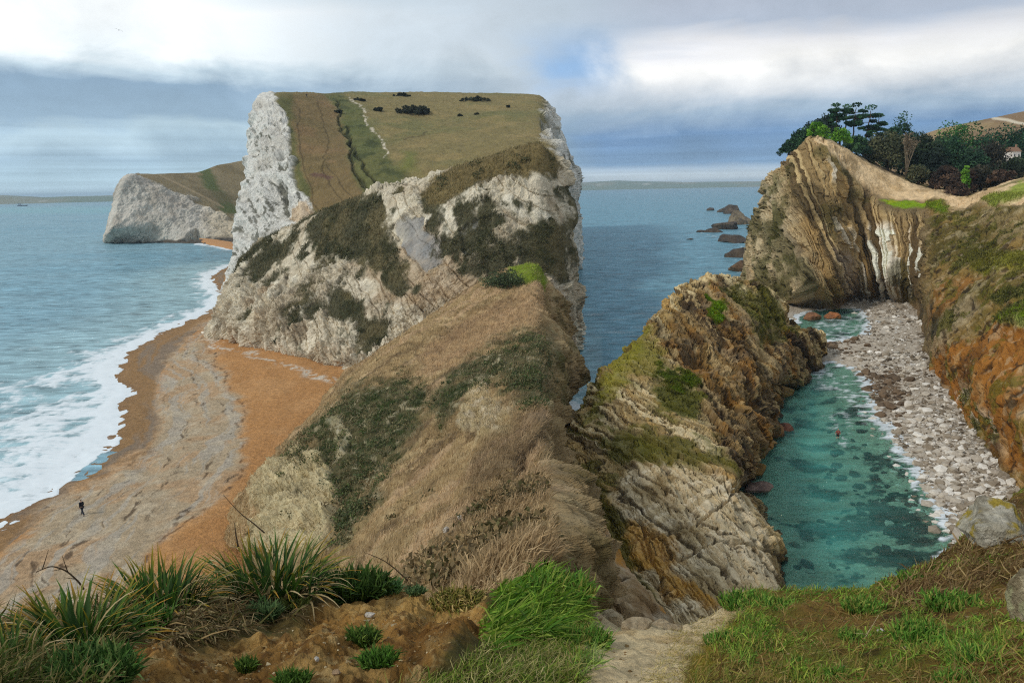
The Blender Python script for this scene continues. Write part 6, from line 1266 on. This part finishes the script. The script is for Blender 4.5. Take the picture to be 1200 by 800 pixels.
def twig(pix, d, r0, label, color='5b4a38', fork=0):
    pts = np.array([P(np.array(float(x)), np.array(float(y)), d) for x, y in pix]); t_ = np.linspace(0, len(pts) - 1, len(pts) * 4); pts = np.array([np.interp(t_, range(len(pts)), pts[:, i]) for i in range(3)]).T; pts = blur(pts, 1.2, 0)
    items = [(pts, np.linspace(r0, r0 * .35, len(pts)), 6)]
    for k in range(fork):
        i = rng.randint(len(pts) // 3, len(pts) - 1); s = pts[i]; items.append((np.array([s, s + rng.normal(size=3) * .03 + [0, 0, .04]]), [r0 * .5, r0 * .2], 5))
    tag(tubes('twig', items, color, bark_m), label, 'twig')
twig([(98, 690), (93, 682), (78, 668), (60, 662), (42, 670)], 4.5, .006, 'arched dark twig curling over the shingle at the left', fork=5)
twig([(310, 624), (296, 612), (282, 602), (262, 580)], 4.9, .005, 'thin bare twig pointing up left against the orange sand')
twig([(279, 640), (276, 625), (275, 612)], 4.8, .006, 'short upright dead stalk left of the largest sedge tuft')
twig([(478, 680), (462, 665), (448, 655), (430, 648)], 4.9, .005, 'dark twig arching over the rim of the earth bank', fork=3)
twig([(352, 778), (385, 776), (410, 782), (432, 796)], 3.0, .006, 'pale dead stick lying across the foot of the bank', '9a8468', 6)
twig([(400, 806), (408, 790), (425, 782), (440, 792)], 2.9, .005, 'bent dead stick in the bundle at the bottom edge', '8a7458', 4)
twig([(386, 808), (398, 792), (416, 788), (428, 806)], 2.85, .005, 'grey curved stick in the bundle at the bottom edge', '9c8e78', 4)
twig([(330, 706), (350, 690), (375, 676), (392, 662)], 4.6, .006, 'pale bare stem crossing the largest sedge tuft', '9a8a70', 4)
twig([(255, 722), (280, 714), (310, 716), (335, 708)], 4.3, .004, 'straw stem lying across the dead grass', 'b8a67e', 3)
twig([(170, 800), (180, 782), (198, 765), (206, 748)], 3.2, .004, 'thin root hanging down the left of the earth bank', '8a6f4c', 3)
twig([(1000, 770), (1015, 745), (1030, 720)], 3.6, .003, 'pale straw stem leaning in the heath', 'b8a880', 2)

# ------------------------------------------------------------------ sea air
hm = bpy.data.materials.new('sea_air'); hm.use_nodes = True; t = NT(hm.node_tree); t.n.clear()
pv = t.node('ShaderNodeVolumePrincipled'); pv.inputs['Color'].default_value = (.62, .82, 1, 1); pv.inputs['Density'].default_value = 9e-5
t.put(t.node('ShaderNodeOutputMaterial').inputs['Volume'], pv.outputs[0])
v = np.array([(x, y, z) for z in (-60, 125) for y in (-21000, 21000) for x in (-21000, 21000)], float)
link('haze', mesh_np('haze', v, [0, 2, 3, 1, 4, 5, 7, 6, 0, 1, 5, 4, 2, 6, 7, 3, 0, 4, 6, 2, 1, 3, 7, 5], [4] * 6, None, hm), kind='stuff')
